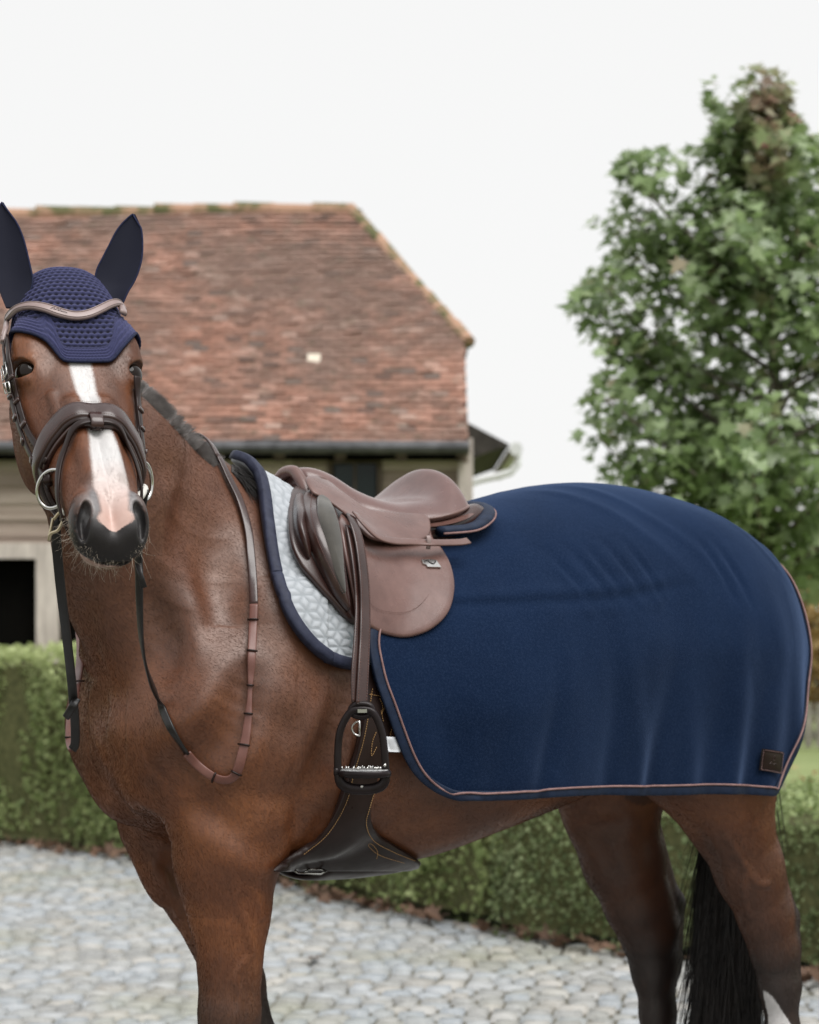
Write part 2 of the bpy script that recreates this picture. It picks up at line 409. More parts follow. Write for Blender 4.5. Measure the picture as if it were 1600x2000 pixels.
def mesh_sdf(fn, xs, ys, zs, B=4, margin=1.1):
    nx, ny, nz = len(xs), len(ys), len(zs)
    cx, cy, cz = xs[::B], ys[::B], zs[::B]
    G = np.stack(np.meshgrid(cx, cy, cz, indexing='ij'), -1).reshape(-1, 3)
    Cf = np.concatenate([fn(G[i:i + 300000]) for i in range(0, len(G), 300000)]).reshape(len(cx), len(cy), len(cz)).astype(np.float32)
    F = np.empty((nx, ny, nz), np.float32)
    ix = np.minimum(np.arange(nx) // B, len(cx) - 1); iy = np.minimum(np.arange(ny) // B, len(cy) - 1); iz = np.minimum(np.arange(nz) // B, len(cz) - 1)
    F[:] = Cf[ix][:, iy][:, :, iz]
    A = np.abs(Cf); mn = A[:-1, :-1, :-1].copy()
    for i in (0, 1):
        for j in (0, 1):
            for k in (0, 1): mn = np.minimum(mn, A[i:A.shape[0] - 1 + i, j:A.shape[1] - 1 + j, k:A.shape[2] - 1 + k])
    diag = np.sqrt(np.diff(cx)[:, None, None]**2 + np.diff(cy)[None, :, None]**2 + np.diff(cz)[None, None, :]**2)
    sel = np.argwhere(mn < diag * margin)
    mask = np.zeros(F.shape, bool)
    for i in range(B + 1):
        for j in range(B + 1):
            for k in range(B + 1): mask[sel[:, 0] * B + i, sel[:, 1] * B + j, sel[:, 2] * B + k] = True
    I = np.nonzero(mask)
    vals = np.empty(len(I[0]), np.float32)
    for q in range(0, len(vals), 300000):
        s_ = slice(q, q + 300000); vals[s_] = fn(np.stack([xs[I[0][s_]], ys[I[1][s_]], zs[I[2][s_]]], 1))
    F[I] = vals; del mask
    S = F < 0
    cnt = np.zeros((nx - 1, ny - 1, nz - 1), np.uint8)
    for i in (0, 1):
        for j in (0, 1):
            for k in (0, 1): cnt += S[i:nx - 1 + i, j:ny - 1 + j, k:nz - 1 + k]
    act = np.argwhere((cnt > 0) & (cnt < 8)); del cnt
    flat = (act[:, 0] * (ny - 1) + act[:, 1]) * (nz - 1) + act[:, 2]
    cor = [(i, j, k) for i in (0, 1) for j in (0, 1) for k in (0, 1)]
    pos = np.zeros((len(act), 3)); num = np.zeros(len(act))
    vv = {c: F[act[:, 0] + c[0], act[:, 1] + c[1], act[:, 2] + c[2]] for c in cor}
    pp = {c: np.stack([xs[act[:, 0] + c[0]], ys[act[:, 1] + c[1]], zs[act[:, 2] + c[2]]], 1) for c in cor}
    for c in cor:
        for ax in range(3):
            if c[ax]: continue
            d = list(c); d[ax] = 1; d = tuple(d); m = (vv[c] < 0) != (vv[d] < 0)
            t = np.where(m, vv[c] / np.where(m, vv[c] - vv[d], 1), 0)
            pos += np.where(m[:, None], pp[c] + (pp[d] - pp[c]) * t[:, None], 0); num += m
    pos /= num[:, None]
    faces = []
    for ax in range(3):
        sl0 = [slice(1, -1)] * 3; sl0[ax] = slice(0, -1); sl1 = list(sl0); sl1[ax] = slice(1, None)
        S0, S1 = S[tuple(sl0)], S[tuple(sl1)]
        E = np.argwhere(S0 != S1); inside = S0[E[:, 0], E[:, 1], E[:, 2]]
        off = np.ones(3, int); off[ax] = 0; E = E + off
        b, c = [(1, 2), (2, 0), (0, 1)][ax]
        q = []
        for db, dc in ((1, 1), (0, 1), (0, 0), (1, 0)):
            e = E.copy(); e[:, b] -= db; e[:, c] -= dc
            q.append(np.searchsorted(flat, (e[:, 0] * (ny - 1) + e[:, 1]) * (nz - 1) + e[:, 2]))
        q = np.stack(q, 1); q[~inside] = q[~inside][:, ::-1]; faces.append(q)
    return pos, np.concatenate(faces)
def grad(fn, P, e=.0015):
    f = fn(P); return f, np.stack([(fn(P + np.eye(3)[i] * e) - f) / e for i in range(3)], 1)
def project(fn, P, off=0.0, it=2):
    for _ in range(it):
        f, g = grad(fn, P); P = P - ((f - off) / np.maximum((g * g).sum(1), .05))[:, None].clip(-.05, .05) * g
    return P
def chunked(fn):
    def g(P):
        P = np.asarray(P); sh = P.shape[:-1]; P = P.reshape(-1, 3)
        return np.concatenate([fn(P[i:i + 200000]) for i in range(0, len(P), 200000)]).reshape(sh)
    return g
horse_f, body_f, head_f = chunked(horse_sdf), chunked(body_sdf), chunked(head_sdf)

def add_feature(pts, r, dep, k, sgn):
    # photo path laid on the horse; grooves sit outside the skin, veins and ridges inside
    pts = np.asarray(pts, float); D = np.stack([(pts[:, 0] - 800) / FP, np.ones(len(pts)), (HZ - pts[:, 1]) / FP], 1); t = np.full(len(pts), 3.3)
    for _ in range(90): t = t + np.maximum(horse_f(np.array([0, 0, CAMH]) + D * t[:, None]) * .8, -.01)
    C = np.array([0, 0, CAMH]) + D * t[:, None]; _, g = grad(horse_f, C); g /= np.linalg.norm(g, axis=1)[:, None]
    C = C + g * ((r - dep) if sgn < 0 else (dep - r)); FEAT.append((smooth_path(C, 3 * len(pts)), r, dep, k, sgn))
for pts in ([(150, 1130), (172, 1200), (195, 1270), (212, 1345)], [(208, 1350), (222, 1440), (232, 1520), (262, 1600), (300, 1650)], [(560, 1360), (575, 1440), (560, 1530), (530, 1600)], [(305, 1560), (318, 1610), (335, 1660)],
            [(300, 1180), (330, 1260), (340, 1340)], [(1330, 1600), (1370, 1650), (1400, 1720)], [(1120, 1612), (1160, 1622), (1215, 1614)]):
    add_feature(pts, .030, .010, .022, -1)
for pts in ([(560, 1660), (600, 1640), (650, 1560)], [(1145, 1560), (1165, 1640), (1210, 1720)], [(455, 1480), (500, 1560), (490, 1640)]):
    add_feature(pts, .020, .005, .016, -1)
for pts, r_, d_ in (([(500, 1490), (555, 1475), (600, 1440)], .075, .020), ([(395, 1690), (440, 1655), (480, 1660)], .060, .014), ([(228, 1480), (258, 1530), (285, 1560)], .065, .014), ([(330, 1420), (420, 1400), (470, 1330)], .09, .012)):
    add_feature(pts, r_, d_ * .8, .06, 1)
for pts, r_, d_ in (([(400, 1565), (460, 1600), (530, 1640), (565, 1625)], .040, .015), ([(300, 1590), (318, 1640), (350, 1700)], .032, .012), ([(672, 1360), (650, 1440), (618, 1530), (575, 1610)], .034, .010), ([(480, 1330), (440, 1420), (370, 1500), (320, 1530)], .045, .011), ([(345, 1130), (330, 1220), (300, 1300)], .045, .012)):
    add_feature(pts, r_, d_ * .75, .04, -1)
for pts in ([(372, 1880), (410, 1868), (440, 1850)], [(462, 1990), (470, 1950), (462, 1910), (478, 1880), (495, 1860)], [(300, 1690), (322, 1710), (340, 1750)]):
    add_feature(pts, .0060, .0024, .007, 1)
for pts in ([(400, 1000), (405, 1180)], [(360, 960), (350, 1160)]):
    add_feature(pts, .05, .005, .03, -1)
for pts in ([(262, 1440), (285, 1500), (325, 1545)], [(395, 1610), (450, 1570), (500, 1600)], [(240, 1240), (262, 1340), (255, 1420)], [(560, 1200), (572, 1280), (560, 1350)]):
    add_feature(pts, .05, .008, .05, 1)
for pts in ([(440, 1655), (462, 1690), (470, 1725), (462, 1760), (480, 1800), (492, 1850)], [(470, 1725), (500, 1750), (512, 1790)], [(1425, 1640), (1455, 1690), (1480, 1725), (1500, 1728)], [(1455, 1690), (1450, 1740), (1462, 1790)], [(100, 770), (112, 810), (118, 850)], [(300, 1700), (330, 1740), (352, 1790)]):
    add_feature(pts, .0065, .0042, .008, 1)
xs = nonuniform(-.80, .98, -.67, -.34, .0034, .0072); ys = nonuniform(3.42, 5.56, 3.50, 3.98, .0034, .0072); zs = nonuniform(.004, 2.02, 1.40, 1.99, .0034, .0072)
HV, HFc = mesh_sdf(with_features, xs, ys, zs)
horse_f = chunked(with_features)
_f, _g = grad(horse_f, HV)
_st = (_f / np.maximum((_g * _g).sum(1), .1))[:, None] * _g
HV = HV - np.clip(_st, -.003, .003)

# coat
def coat_material():
    m, t, b = nmat('bay_coat')
    hc = attr(t, 'headco'); bc = attr(t, 'bodyco'); dk = attr(t, 'dark'); wh = attr(t, 'white'); pk = attr(t, 'pink'); bl = attr(t, 'black'); grey_sheen = attr(t, 'grey_sheen'); gs = attr(t, 'greyskin'); crst = attr(t, 'crest')
    g = N(t, 'ShaderNodeNewGeometry'); P = g.outputs['Position']
    n1 = noise(t, 5.5, 4, .6); n2 = noise(t, 420, 2, .5)
    mp = N(t, 'ShaderNodeMapping'); mp.inputs['Scale'].default_value = (260, 260, 60); t.links.new(P, mp.inputs[0])
    n3 = noise(t, 1.0, 5, .7, vec=mp.outputs[0])
    base = ramp(t, n1, [(.30, (.062, .0165, .0045)), (.5, (.135, .039, .0100)), (.70, (.235, .080, .024))])
    base = mixc(t, math_(t, 'MULTIPLY', math_(t, 'ADD', grey_sheen.outputs['Fac'], math_(t, 'MULTIPLY', math_(t, 'SUBTRACT', noise(t, 9, 4, .6), .5), 1.1), clamp=True), .6), base, (.108, .052, .036))  # painted grey sheen mixed into the bay base colour
    hair = mixc(t, math_(t, 'MULTIPLY', ramp(t, n3, [(.36, (0, 0, 0)), (.66, (1, 1, 1))]), .30), base, (.045, .018, .011))
    hair = mixc(t, math_(t, 'MULTIPLY', n2, .35), hair, (.12, .052, .028))
    nz = noise(t, 30, 5, .7)
    d = math_(t, 'ADD', dk.outputs['Fac'], math_(t, 'MULTIPLY', math_(t, 'SUBTRACT', nz, .5), .5), clamp=True)
    c = mixc(t, d, hair, (.020, .012, .010))
    c = mixc(t, crst.outputs['Fac'], c, mixc(t, n3, (.075, .066, .062), (.19, .175, .168)))
    nz2 = noise(t, 160, 4, .75)
    k = math_(t, 'ADD', bl.outputs['Fac'], math_(t, 'MULTIPLY', math_(t, 'SUBTRACT', nz2, .5), .8))
    c = mixc(t, ramp(t, k, [(.22, (0, 0, 0)), (.80, (1, 1, 1))]), c, mixc(t, noise(t, 600, 4, .7), (.005, .0045, .0045), (.026, .023, .024)))
    c = mixc(t, math_(t, 'MULTIPLY', gs.outputs['Fac'], .9), c, mixc(t, nz2, (.07, .068, .07), (.24, .235, .24)))
    mq = N(t, 'ShaderNodeMapping'); mq.inputs['Scale'].default_value = (1100, 900, 330); t.links.new(P, mq.inputs[0]); nz3 = noise(t, 1.0, 3, .7, vec=mq.outputs[0])
    k = math_(t, 'ADD', wh.outputs['Fac'], math_(t, 'MULTIPLY', math_(t, 'SUBTRACT', nz3, .5), 1.0))
    c = mixc(t, ramp(t, k, [(.34, (0, 0, 0)), (.70, (1, 1, 1))]), c, mixc(t, pk.outputs['Fac'], mixc(t, nz3, (.40, .385, .38), (.64, .62, .61)), mixc(t, nz, (.42, .27, .23), (.55, .39, .34))))
    t.links.new(c, b.inputs['Base Color'])
    b.inputs['Roughness'].default_value = .42; b.inputs['Specular IOR Level'].default_value = .30
    b.inputs['Sheen Weight'].default_value = 0.0; b.inputs['Sheen Roughness'].default_value = .45; b.inputs['Sheen Tint'].default_value = (.9, .85, .85, 1)
    t.links.new(ramp(t, n3, [(.3, (.34, .34, .34)), (.7, (.50, .50, .50))]), b.inputs['Roughness'])
    t.links.new(ramp(t, bl.outputs['Fac'], [(.3, (.08, .08, .08)), (.7, (.12, .12, .12))]), b.inputs['Specular IOR Level'])
    gl = N(t, 'ShaderNodeBsdfGlossy'); gl.inputs['Color'].default_value = (1, .96, .93, 1); t.links.new(ramp(t, n3, [(.3, (.38, .38, .38)), (.7, (.52, .52, .52))]), gl.inputs['Roughness']); ms = N(t, 'ShaderNodeMixShader'); t.links.new(ramp(t, bl.outputs['Fac'], [(.3, (.038, .038, .038)), (.7, (.014, .014, .014))]), ms.inputs[0]); t.links.new(b.outputs[0], ms.inputs[1]); t.links.new(gl.outputs[0], ms.inputs[2]); t.links.new(ms.outputs[0], t.nodes['Material Output'].inputs[0])
    bump(t, b, n3, .06, .0008); bump(t, b, noise(t, 24, 4, .55), .10, .008)
    if b.inputs['Normal'].links: t.links.new(b.inputs['Normal'].links[0].from_socket, gl.inputs['Normal'])
    bump(t, b, noise(t, 130, 5, .7, dist=.6), .10, .003)
    return m
M['coat'] = coat_material()
_pts = np.array([(270, 742), (300, 765), (325, 790), (350, 815), (375, 842), (400, 868), (432, 897), (460, 908), (485, 912)], float); CREST = smooth_path(np.stack([(_pts[:, 0] - 800) / FP * _d, _d, CAMH + (HZ - _pts[:, 1]) / FP * _d], 1), 40) if (_d := np.linspace(4.16, 4.47, 9)) is not None else None
def horse_attrs(V):
    u, v, z = toB(V); t, s, n = toH(V); q = head_f(V) < .02
    sm = lambda a, lo, hi: np.clip((a - lo) / (hi - lo), 0, 1)
    # points of a bay: black lower legs; the far hind also gets painted shade
    leg = np.maximum(1 - sm(z, .655, .83), 0)
    dark = leg.copy()
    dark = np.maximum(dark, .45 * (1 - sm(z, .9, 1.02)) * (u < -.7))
    dark = np.maximum(dark, .7 * (1 - sm(z, .74, 1.05)) * (u < -.7) * (v < 0))  # shading of the far hind leg painted into its coat
    hk = np.exp(-(((u + 1.16) / .05)**2 + ((z - .76) / .16)**2)); dark = np.maximum(dark, hk * (v > -9))
    dark = np.maximum(dark, (np.abs(v) < .06) * (u < -.9) * .6)
    near_w = (u < -.9) & (v > .05); white = np.zeros(len(V))
    wl = near_w * np.clip(.9 + (.001 + .17 * (.628 - z) - np.abs(u + 1.068 + (.628 - z) * .53)) / .006, 0, 1) * (z < .627); white = np.maximum(white, wl * (v > .17))
    black = np.zeros(len(V)); pink = np.zeros(len(V))
    # blaze along the face
    cx = curve(t, [.1, .20, .27, .34, .40, .46, .52, .57, .61, .65], [-.004, -.004, -.001, .004, .007, .008, .006, .004, .003, .0])
    hw = curve(t, [.14, .19, .24, .29, .35, .40, .45, .50, .53, .555, .578, .590], [.012, .017, .017, .015, .015, .021, .026, .027, .022, .020, .018, -.03])
    wz = q * np.clip(.5 + (hw - np.abs(s - cx)) / .016, 0, 1) * (n > -.05) * (t > .1); white = np.where(q, wz, white)
    pink = q * sm(t, .44, .56) * (np.abs(s) < .05)
    # dark muzzle
    bz = q * np.maximum(sm(t, .562, .580) * (np.abs(s) < .03), sm(t, .530, .590) * (np.abs(s) >= .022)) * 1.1; bz = np.maximum(bz, q * (t > .5) * sm(-n, .045, .06) * sm(t, .52, .56)); black = np.where(q & (t > .48), bz, black)
    nos = q * np.exp(-(((t - .555) / .05)**2 + ((np.abs(s) - .045) / .028)**2 + ((n + .025) / .04)**2)); black = np.maximum(black, nos * 1.0 * (np.abs(s - cx) > .024))
    lip = q * (t > .49) * np.clip(.5 + (-.063 - n) / .006, 0, 1) * np.clip((.022 - s) / .02, 0, 1) * (n > -.11); pink = np.maximum(pink, lip * .8); white = np.maximum(white, lip)
    eye = q * np.exp(-(((t - .200) / .024)**2 + ((n + .018) / .020)**2)) * (np.abs(s) > .06); black = np.maximum(black, eye * .75)
    ed = q * (.65 * sm(t, .42, .50) * sm(np.abs(s), .03, .045) * 0 + .35 * np.exp(-((np.abs(s) - .045) / .022)**2) * (t < .36) * (n > -.03)); dark = np.maximum(np.where(q, 0, dark), ed)
    dark = np.maximum(dark, q * .5 * sm(-n, .20, .27))
    C_ = CREST; dc = np.full(len(V), 9.0); mk = (V[:, 0] > C_[:, 0].min() - .1) & (V[:, 2] > C_[:, 2].min() - .1) & (V[:, 1] > C_[:, 1].min() - .12)
    dc[mk] = np.min([np.linalg.norm(V[mk] - c_, axis=1) for c_ in C_], 0); crest = np.clip(1.25 * np.exp(-(dc / .034)**2), 0, 1)
    grey_sheen = sm(z + .10 * (u < .25), 1.12, 1.42) * (~q) * (1 - .5 * sm(-v, .05, .2)); grey_sheen = np.maximum(grey_sheen, .35 * q * (np.abs(s) < .05) * (t < .33) * (np.abs(s - cx) > .015))  # grey sheen painted on neck and upper body; same grey tint on forehead
    greyskin = q * np.exp(-((np.abs(s - .003) - .026) / .010)**2) * sm(t, .47, .52) * (1 - sm(t, .555, .585)) + q * .5 * np.exp(-(((t - .535) / .02)**2 + ((np.abs(s) - .038) / .012)**2)) * (n > -.03)
    return dict(headco=('FLOAT_VECTOR', 'POINT', np.stack([t, s, n], 1)), bodyco=('FLOAT_VECTOR', 'POINT', np.stack([u, v, z], 1)),
                dark=('FLOAT', 'POINT', dark), white=('FLOAT', 'POINT', white), pink=('FLOAT', 'POINT', pink), black=('FLOAT', 'POINT', black), grey_sheen=('FLOAT', 'POINT', grey_sheen), greyskin=('FLOAT', 'POINT', np.clip(greyskin, 0, 1)), crest=('FLOAT', 'POINT', crest))
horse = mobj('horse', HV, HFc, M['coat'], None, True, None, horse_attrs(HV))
tag(horse, 'brown bay horse with a white blaze standing tacked up on the cobbles', 'horse')
print('horse verts', len(HV))

# short coat: fine hairs lying along the hair flow wherever the skin is bare
def coat_hair():
    rng = np.random.default_rng(77); A, B, C_, D_ = (HV[HFc[:, i]] for i in range(4)); nr = np.cross(C_ - A, D_ - B); ar = np.linalg.norm(nr, axis=1); nr /= ar[:, None] + 1e-12; c = (A + B + C_ + D_) / 4
    vw = np.array([0, 0, CAMH]) - c; vw /= np.linalg.norm(vw, axis=1)[:, None]; face = (nr * vw).sum(1)
    if np.median(face[c[:, 1] < 4.2]) < 0: nr = -nr; face = -face
    u, v, z = toB(c); t, s, n = toH(c); on_head = head_f(c) < .01
    bare = (face > -.15) & ~((u < -.07) & (z > 1.07) & ~on_head) & ~((u < .02) & (z > 1.35) & ~on_head) & ~(on_head & (t < .13)) & (z > .5) & ~(on_head & (t > .53) & (n > -.06)) & (np.linalg.norm(np.stack([t, np.abs(s), n], 1) - EYE_C, axis=1) > .024)
    w_ = ar * bare * np.where(on_head, 2.4, 1.0); k = 330000; i = rng.choice(len(ar), k, p=w_ / w_.sum()); a_, b_ = rng.random((2, k, 1))
    R0 = (A[i] * (1 - a_) + B[i] * a_) * (1 - b_) + (D_[i] * (1 - a_) + C_[i] * a_) * b_; Nh = nr[i]; oh = on_head[i]; u, v, z = toB(R0)
    F3 = np.array([BF[0], BF[1], 0]); nk = np.clip((z - 1.25) / .3, 0, 1)[:, None]
    flow = -F3 * (.75 - .45 * np.clip((1.0 - z) / .15, 0, 1))[:, None] + np.array([0, 0, -1.0]) * (.55 + .5 * np.clip((1.05 - z) / .2, 0, 1))[:, None] + nk * np.array([.15, .3, -.35])
    flow = np.where(oh[:, None], HA * .9 + np.sign(toH(R0)[1])[:, None] * HS * .25, flow); flow = flow + .12 * np.sin(R0 @ np.array([[9., 4, 7], [5, 11, 3], [8, 2, 10]])) + rng.normal(0, .07, (k, 3))
    flow -= Nh * (flow * Nh).sum(1)[:, None]; flow /= np.linalg.norm(flow, axis=1)[:, None] + 1e-9
    L = (np.where(oh, .0042, .0060) * rng.uniform(.6, 1.3, k))[:, None]; P = np.stack([R0 - Nh * .0003, R0 + flow * L * .5 + Nh * L * .05, R0 + flow * L + Nh * L * .03], 1)
    S = np.cross(flow, Nh); r_ = np.where(oh, .00013, .00017)[:, None]; wd = [1.0, .8, .12]
    ring = np.stack([np.stack([P[:, j] + (math.cos(q) * S + math.sin(q) * Nh) * r_ * wd[j] for q in (0, 2.094, 4.189)], 1) for j in range(3)], 1)
    q = np.arange(k * 9).reshape(k, 3, 3); Fq = np.stack([q[:, :-1], np.roll(q, -1, 2)[:, :-1], np.roll(q, -1, 2)[:, 1:], q[:, 1:]], -1).reshape(-1, 4)
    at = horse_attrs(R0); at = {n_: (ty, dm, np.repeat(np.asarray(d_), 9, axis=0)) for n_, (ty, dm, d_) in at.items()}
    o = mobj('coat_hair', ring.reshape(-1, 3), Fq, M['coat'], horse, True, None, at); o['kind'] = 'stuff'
coat_hair()
# ------------------------------------------------------------------ setting
def leaf_cloud(C, size, rng, shape='oval', droop=.3, szvar=.35, normals=None, nspread=1.0):
    """one small folded leaf per centre; returns verts, faces, per-vertex tint"""
    n = len(C)
    if shape == 'oval': prof = np.array([(0, 0), (.30, .30), (.34, .65), (0, 1.0), (-.34, .65), (-.30, .30)])
    else:   # five-lobed star
        prof = np.array([(0, 0), (.16, .12), (.46, .02), (.28, .30), (.60, .52), (.24, .52), (0, 1.05), (-.24, .52), (-.60, .52), (-.28, .30), (-.46, .02), (-.16, .12)])
    if normals is None:
        Nn = rng.normal(size=(n, 3)); Nn[:, 2] = np.abs(Nn[:, 2]) * .8 + .2
    else: Nn = normals + rng.normal(size=(n, 3)) * nspread
    Nn /= np.linalg.norm(Nn, axis=1)[:, None]
    D = rng.normal(size=(n, 3)); D[:, 2] -= droop * 2
    D -= Nn * (D * Nn).sum(1)[:, None]; D /= np.linalg.norm(D, axis=1)[:, None] + 1e-9
    Sx = np.cross(D, Nn); sz = size * (1 + szvar * rng.normal(size=n)).clip(.45, 1.7)
    k = len(prof); bend = -.22 * np.abs(prof[:, 0]) - .18 * prof[:, 1]**2
    V = C[:, None] + sz[:, None, None] * (prof[None, :, 0, None] * Sx[:, None] + (prof[None, :, 1, None] - .4) * D[:, None] + bend[None, :, None] * Nn[:, None] * -1)
    F = np.arange(n * k).reshape(n, k)
    T = np.repeat(rng.random(n), k)
    return V.reshape(-1, 3), F, T
def leaf_mat(name, cols, gloss=.4, trans=.35, autumn=None, spec=.3, tscale=1.2):
    m, t, b = nmat(name)
    a = attr(t, 'tint'); n = noise(t, tscale, 3)
    v = math_(t, 'ADD', math_(t, 'MULTIPLY', a.outputs['Fac'], .6), math_(t, 'MULTIPLY', n, .4))
    c = ramp(t, v, [(i / (len(cols) - 1) * .9 + .05, q) for i, q in enumerate(cols)])
    if autumn:
        au = attr(t, 'autumn'); c = mixc(t, au.outputs['Fac'], c, ramp(t, a.outputs['Fac'], [(0, autumn[0]), (1, autumn[1])]))
    t.links.new(c, b.inputs['Base Color']); b.inputs['Roughness'].default_value = gloss; b.inputs['Specular IOR Level'].default_value = spec
    tr = N(t, 'ShaderNodeBsdfTranslucent'); t.links.new(mixc(t, .5, c, (.30, .42, .06), 'MULTIPLY') if False else c, tr.inputs[0])
    ms = N(t, 'ShaderNodeMixShader'); ms.inputs[0].default_value = trans
    t.links.new(b.outputs[0], ms.inputs[1]); t.links.new(tr.outputs[0], ms.inputs[2]); t.links.new(ms.outputs[0], t.nodes['Material Output'].inputs[0])
    return m
RS = np.random.default_rng(5)
# lawn / ground sheet out to the horizon
m, t, b = nmat('lawn'); n = noise(t, 1.3, 6, .65); n2 = noise(t, 35, 5, .7)
c = ramp(t, math_(t, 'ADD', math_(t, 'MULTIPLY', n, .5), math_(t, 'MULTIPLY', n2, .5)), [(.35, (.10, .13, .035)), (.5, (.17, .21, .07)), (.65, (.26, .30, .12))])
t.links.new(c, b.inputs['Base Color']); b.inputs['Roughness'].default_value = .9; bump(t, b, n2, .6, .02); M['lawn'] = m
g = MB(); g.quad((-150, -20, -.03), (150, -20, -.03), (150, 260, -.03), (-150, 260, -.03)); o = g.build('ground', M['lawn']); o['kind'] = 'structure'
# cobbled yard: bedding sheet and every sett as a domed stone of one surface mesh
def yard_edge(x):            # far edge of the cobbles, meets the hedges
    return np.interp(x, [-9, -2.35, -1.0, .05, .9, 1.4, 2.2], [15.3, 14.25, 12.9, 10.9, 9.75, 9.25, 8.4])
M['bed'] = vary('joint_sand', ((.06, .055, .04), (.14, .13, .10)), 9, .95, ((60, .5, .01),))
E = [(x, yard_edge(x)) for x in (-9, -2.35, -1.0, .05, .9, 1.4, 2.2, )] + [(6, 4.8), (9, 2)]
v = [(x, y + .25, -.012) for x, y in E] + [(9, -4, -.012), (-9, -4, -.012)]
o = mobj('yard_bed', v, [tuple(range(len(v)))[::-1]], M['bed'], None, False); o['kind'] = 'structure'
def make_setts():
    rng = np.random.default_rng(3); cs = []; ca, sa = math.cos(-.16), math.sin(-.16)
    y = -1.0
    for r in range(150):
        hrow = rng.uniform(.10, .135); x = -8 + rng.uniform(0, .10)
        yy = y
        while x < 6.5:
            wd = rng.uniform(.08, .125)
            X = x + wd / 2; Y = yy + hrow / 2
            wx, wy = X * ca - Y * sa, X * sa + Y * ca
            wy += .045 * math.sin(wx * 1.1 + r * .05)
            lim = np.interp(wx, [2.2, 6], [8.4, 4.8]) if wx > 2.2 else yard_edge(wx)
            if 2.2 < wy < lim + .1 and abs(wx) < .19 * wy + 1.2: cs.append((wx, wy, wd - .009, hrow - .010))
            x += wd
        y += hrow
    cs = np.array(cs); n = len(cs)
    k = 5; u = np.array([-1, -.82, 0, .82, 1]); U, Vv = np.meshgrid(u, u, indexing='ij')
    rr = np.maximum(np.abs(U), np.abs(Vv)); cr_ = (np.abs(U) > .9) & (np.abs(Vv) > .9)
    Zp = np.where(rr > .9, -.020, np.where(rr > .5, .003, .006)); sh = np.where(cr_, .965, 1.0)
    jx = rng.normal(0, .03, (n, k, k)); jy = rng.normal(0, .03, (n, k, k))
    a = rng.normal(-.16, .035, n); hx = cs[:, 2, None, None] / 2; hy = cs[:, 3, None, None] / 2
    lx = (U[None] * sh + jx) * hx; ly = (Vv[None] * sh + jy) * hy
    z = Zp[None] * (1 + 0 * lx) + rng.normal(0, .0022, (n, k, k)) + rng.normal(0, .003, (n, 1, 1)) + rng.normal(0, .02, (n, 1, 1)) * lx + rng.normal(0, .03, (n, 1, 1)) * ly
    ca, sa = np.cos(a)[:, None, None], np.sin(a)[:, None, None]
    P = np.stack([cs[:, 0, None, None] + lx * ca - ly * sa, cs[:, 1, None, None] + lx * sa + ly * ca, z], -1).reshape(-1, 3)
    base = np.arange(n)[:, None, None] * k * k; q = np.arange(k * k).reshape(k, k)
    f = np.stack([q[:-1, :-1], q[1:, :-1], q[1:, 1:], q[:-1, 1:]], -1).reshape(1, -1, 4) + base.reshape(n, 1, 1)
    return P, f.reshape(-1, 4), np.repeat(rng.random(n), k * k), n
m, t, b = nmat('granite_setts'); a = attr(t, 'tint'); n = noise(t, 60, 6, .75); n2 = noise(t, .8, 4, .6)
c = ramp(t, a.outputs['Fac'], [(0, (.14, .14, .135)), (.3, (.25, .245, .225)), (.55, (.19, .22, .25)), (.75, (.28, .30, .32)), (.9, (.34, .315, .275)), (1, (.17, .155, .13))])
c = mixc(t, ramp(t, n, [(.3, (0, 0, 0)), (.75, (.8, .8, .8))]), c, (.40, .40, .39)); c = mixc(t, ramp(t, n2, [(.52, (0, 0, 0)), (.72, (.55, .55, .55))]), c, (.20, .20, .12))
t.links.new(c, b.inputs['Base Color']); b.inputs['Roughness'].default_value = .55; bump(t, b, n, .5, .006); M['sett'] = m
P, f, tn, ns = make_setts(); print('setts', ns)
o = mobj('cobbled_yard', P, f, M['sett'], None, True, None, {'tint': ('FLOAT', 'POINT', tn)}); o['kind'] = 'structure'
# fallen leaves in the gutter along the hedges and on the lawn
M['leaf_litter'] = leaf_mat('fallen_leaf', [(.07, .042, .028), (.15, .088, .058), (.28, .18, .12)], .7, .1)
xs_ = RS.uniform(-2.6, 2.0, 1500); ys_ = yard_edge(xs_) - .03 - np.abs(RS.normal(0, .10, 1500)); C = np.stack([xs_, ys_, RS.uniform(.012, .05, 1500)], 1)
k_ = RS.random(1500) < .26
C = C[k_]; nn = np.tile([0, 0, 1.0], (len(C), 1))
V_, F_, T_ = leaf_cloud(C, .055, RS, 'star', 0, .4, nn, .45)
o = mobj('leaf_litter', V_, F_, M['leaf_litter'], None, False, None, {'tint': ('FLOAT', 'POINT', T_)}); tag(o, 'brown fallen leaves drifted along the foot of the hedges', 'fallen leaves', None, 'stuff')
C = np.stack([RS.uniform(1.3, 4.2, 130), RS.uniform(10.6, 22, 130), np.full(130, .0)], 1)
V_, F_, T_ = leaf_cloud(C, .10, RS, 'star', 0, .4, np.tile([0, 0, 1.0], (130, 1)), .35)
M['leaf_orange'] = leaf_mat('orange_leaf', [(.45, .12, .05), (.60, .24, .14)], .7, .1)
o = mobj('lawn_leaves', V_, F_, M['leaf_orange'], None, False, None, {'tint': ('FLOAT', 'POINT', T_)}); tag(o, 'orange leaves scattered over the lawn behind the low hedge', 'fallen leaves', None, 'stuff')
C = np.array([(-.38, 9.55, .015), (-.33, 9.50, .015), (.40, 8.9, .012), (-.5, 9.2, .015)]); V_, F_, T_ = leaf_cloud(C[:1], .09, RS, 'star', 0, .1, np.array([[0, 0, 1.0]]), .2)
M['leaf_dark'] = leaf_mat('dark_leaf', [(.05, .03, .02), (.08, .05, .03)], .8, 0)
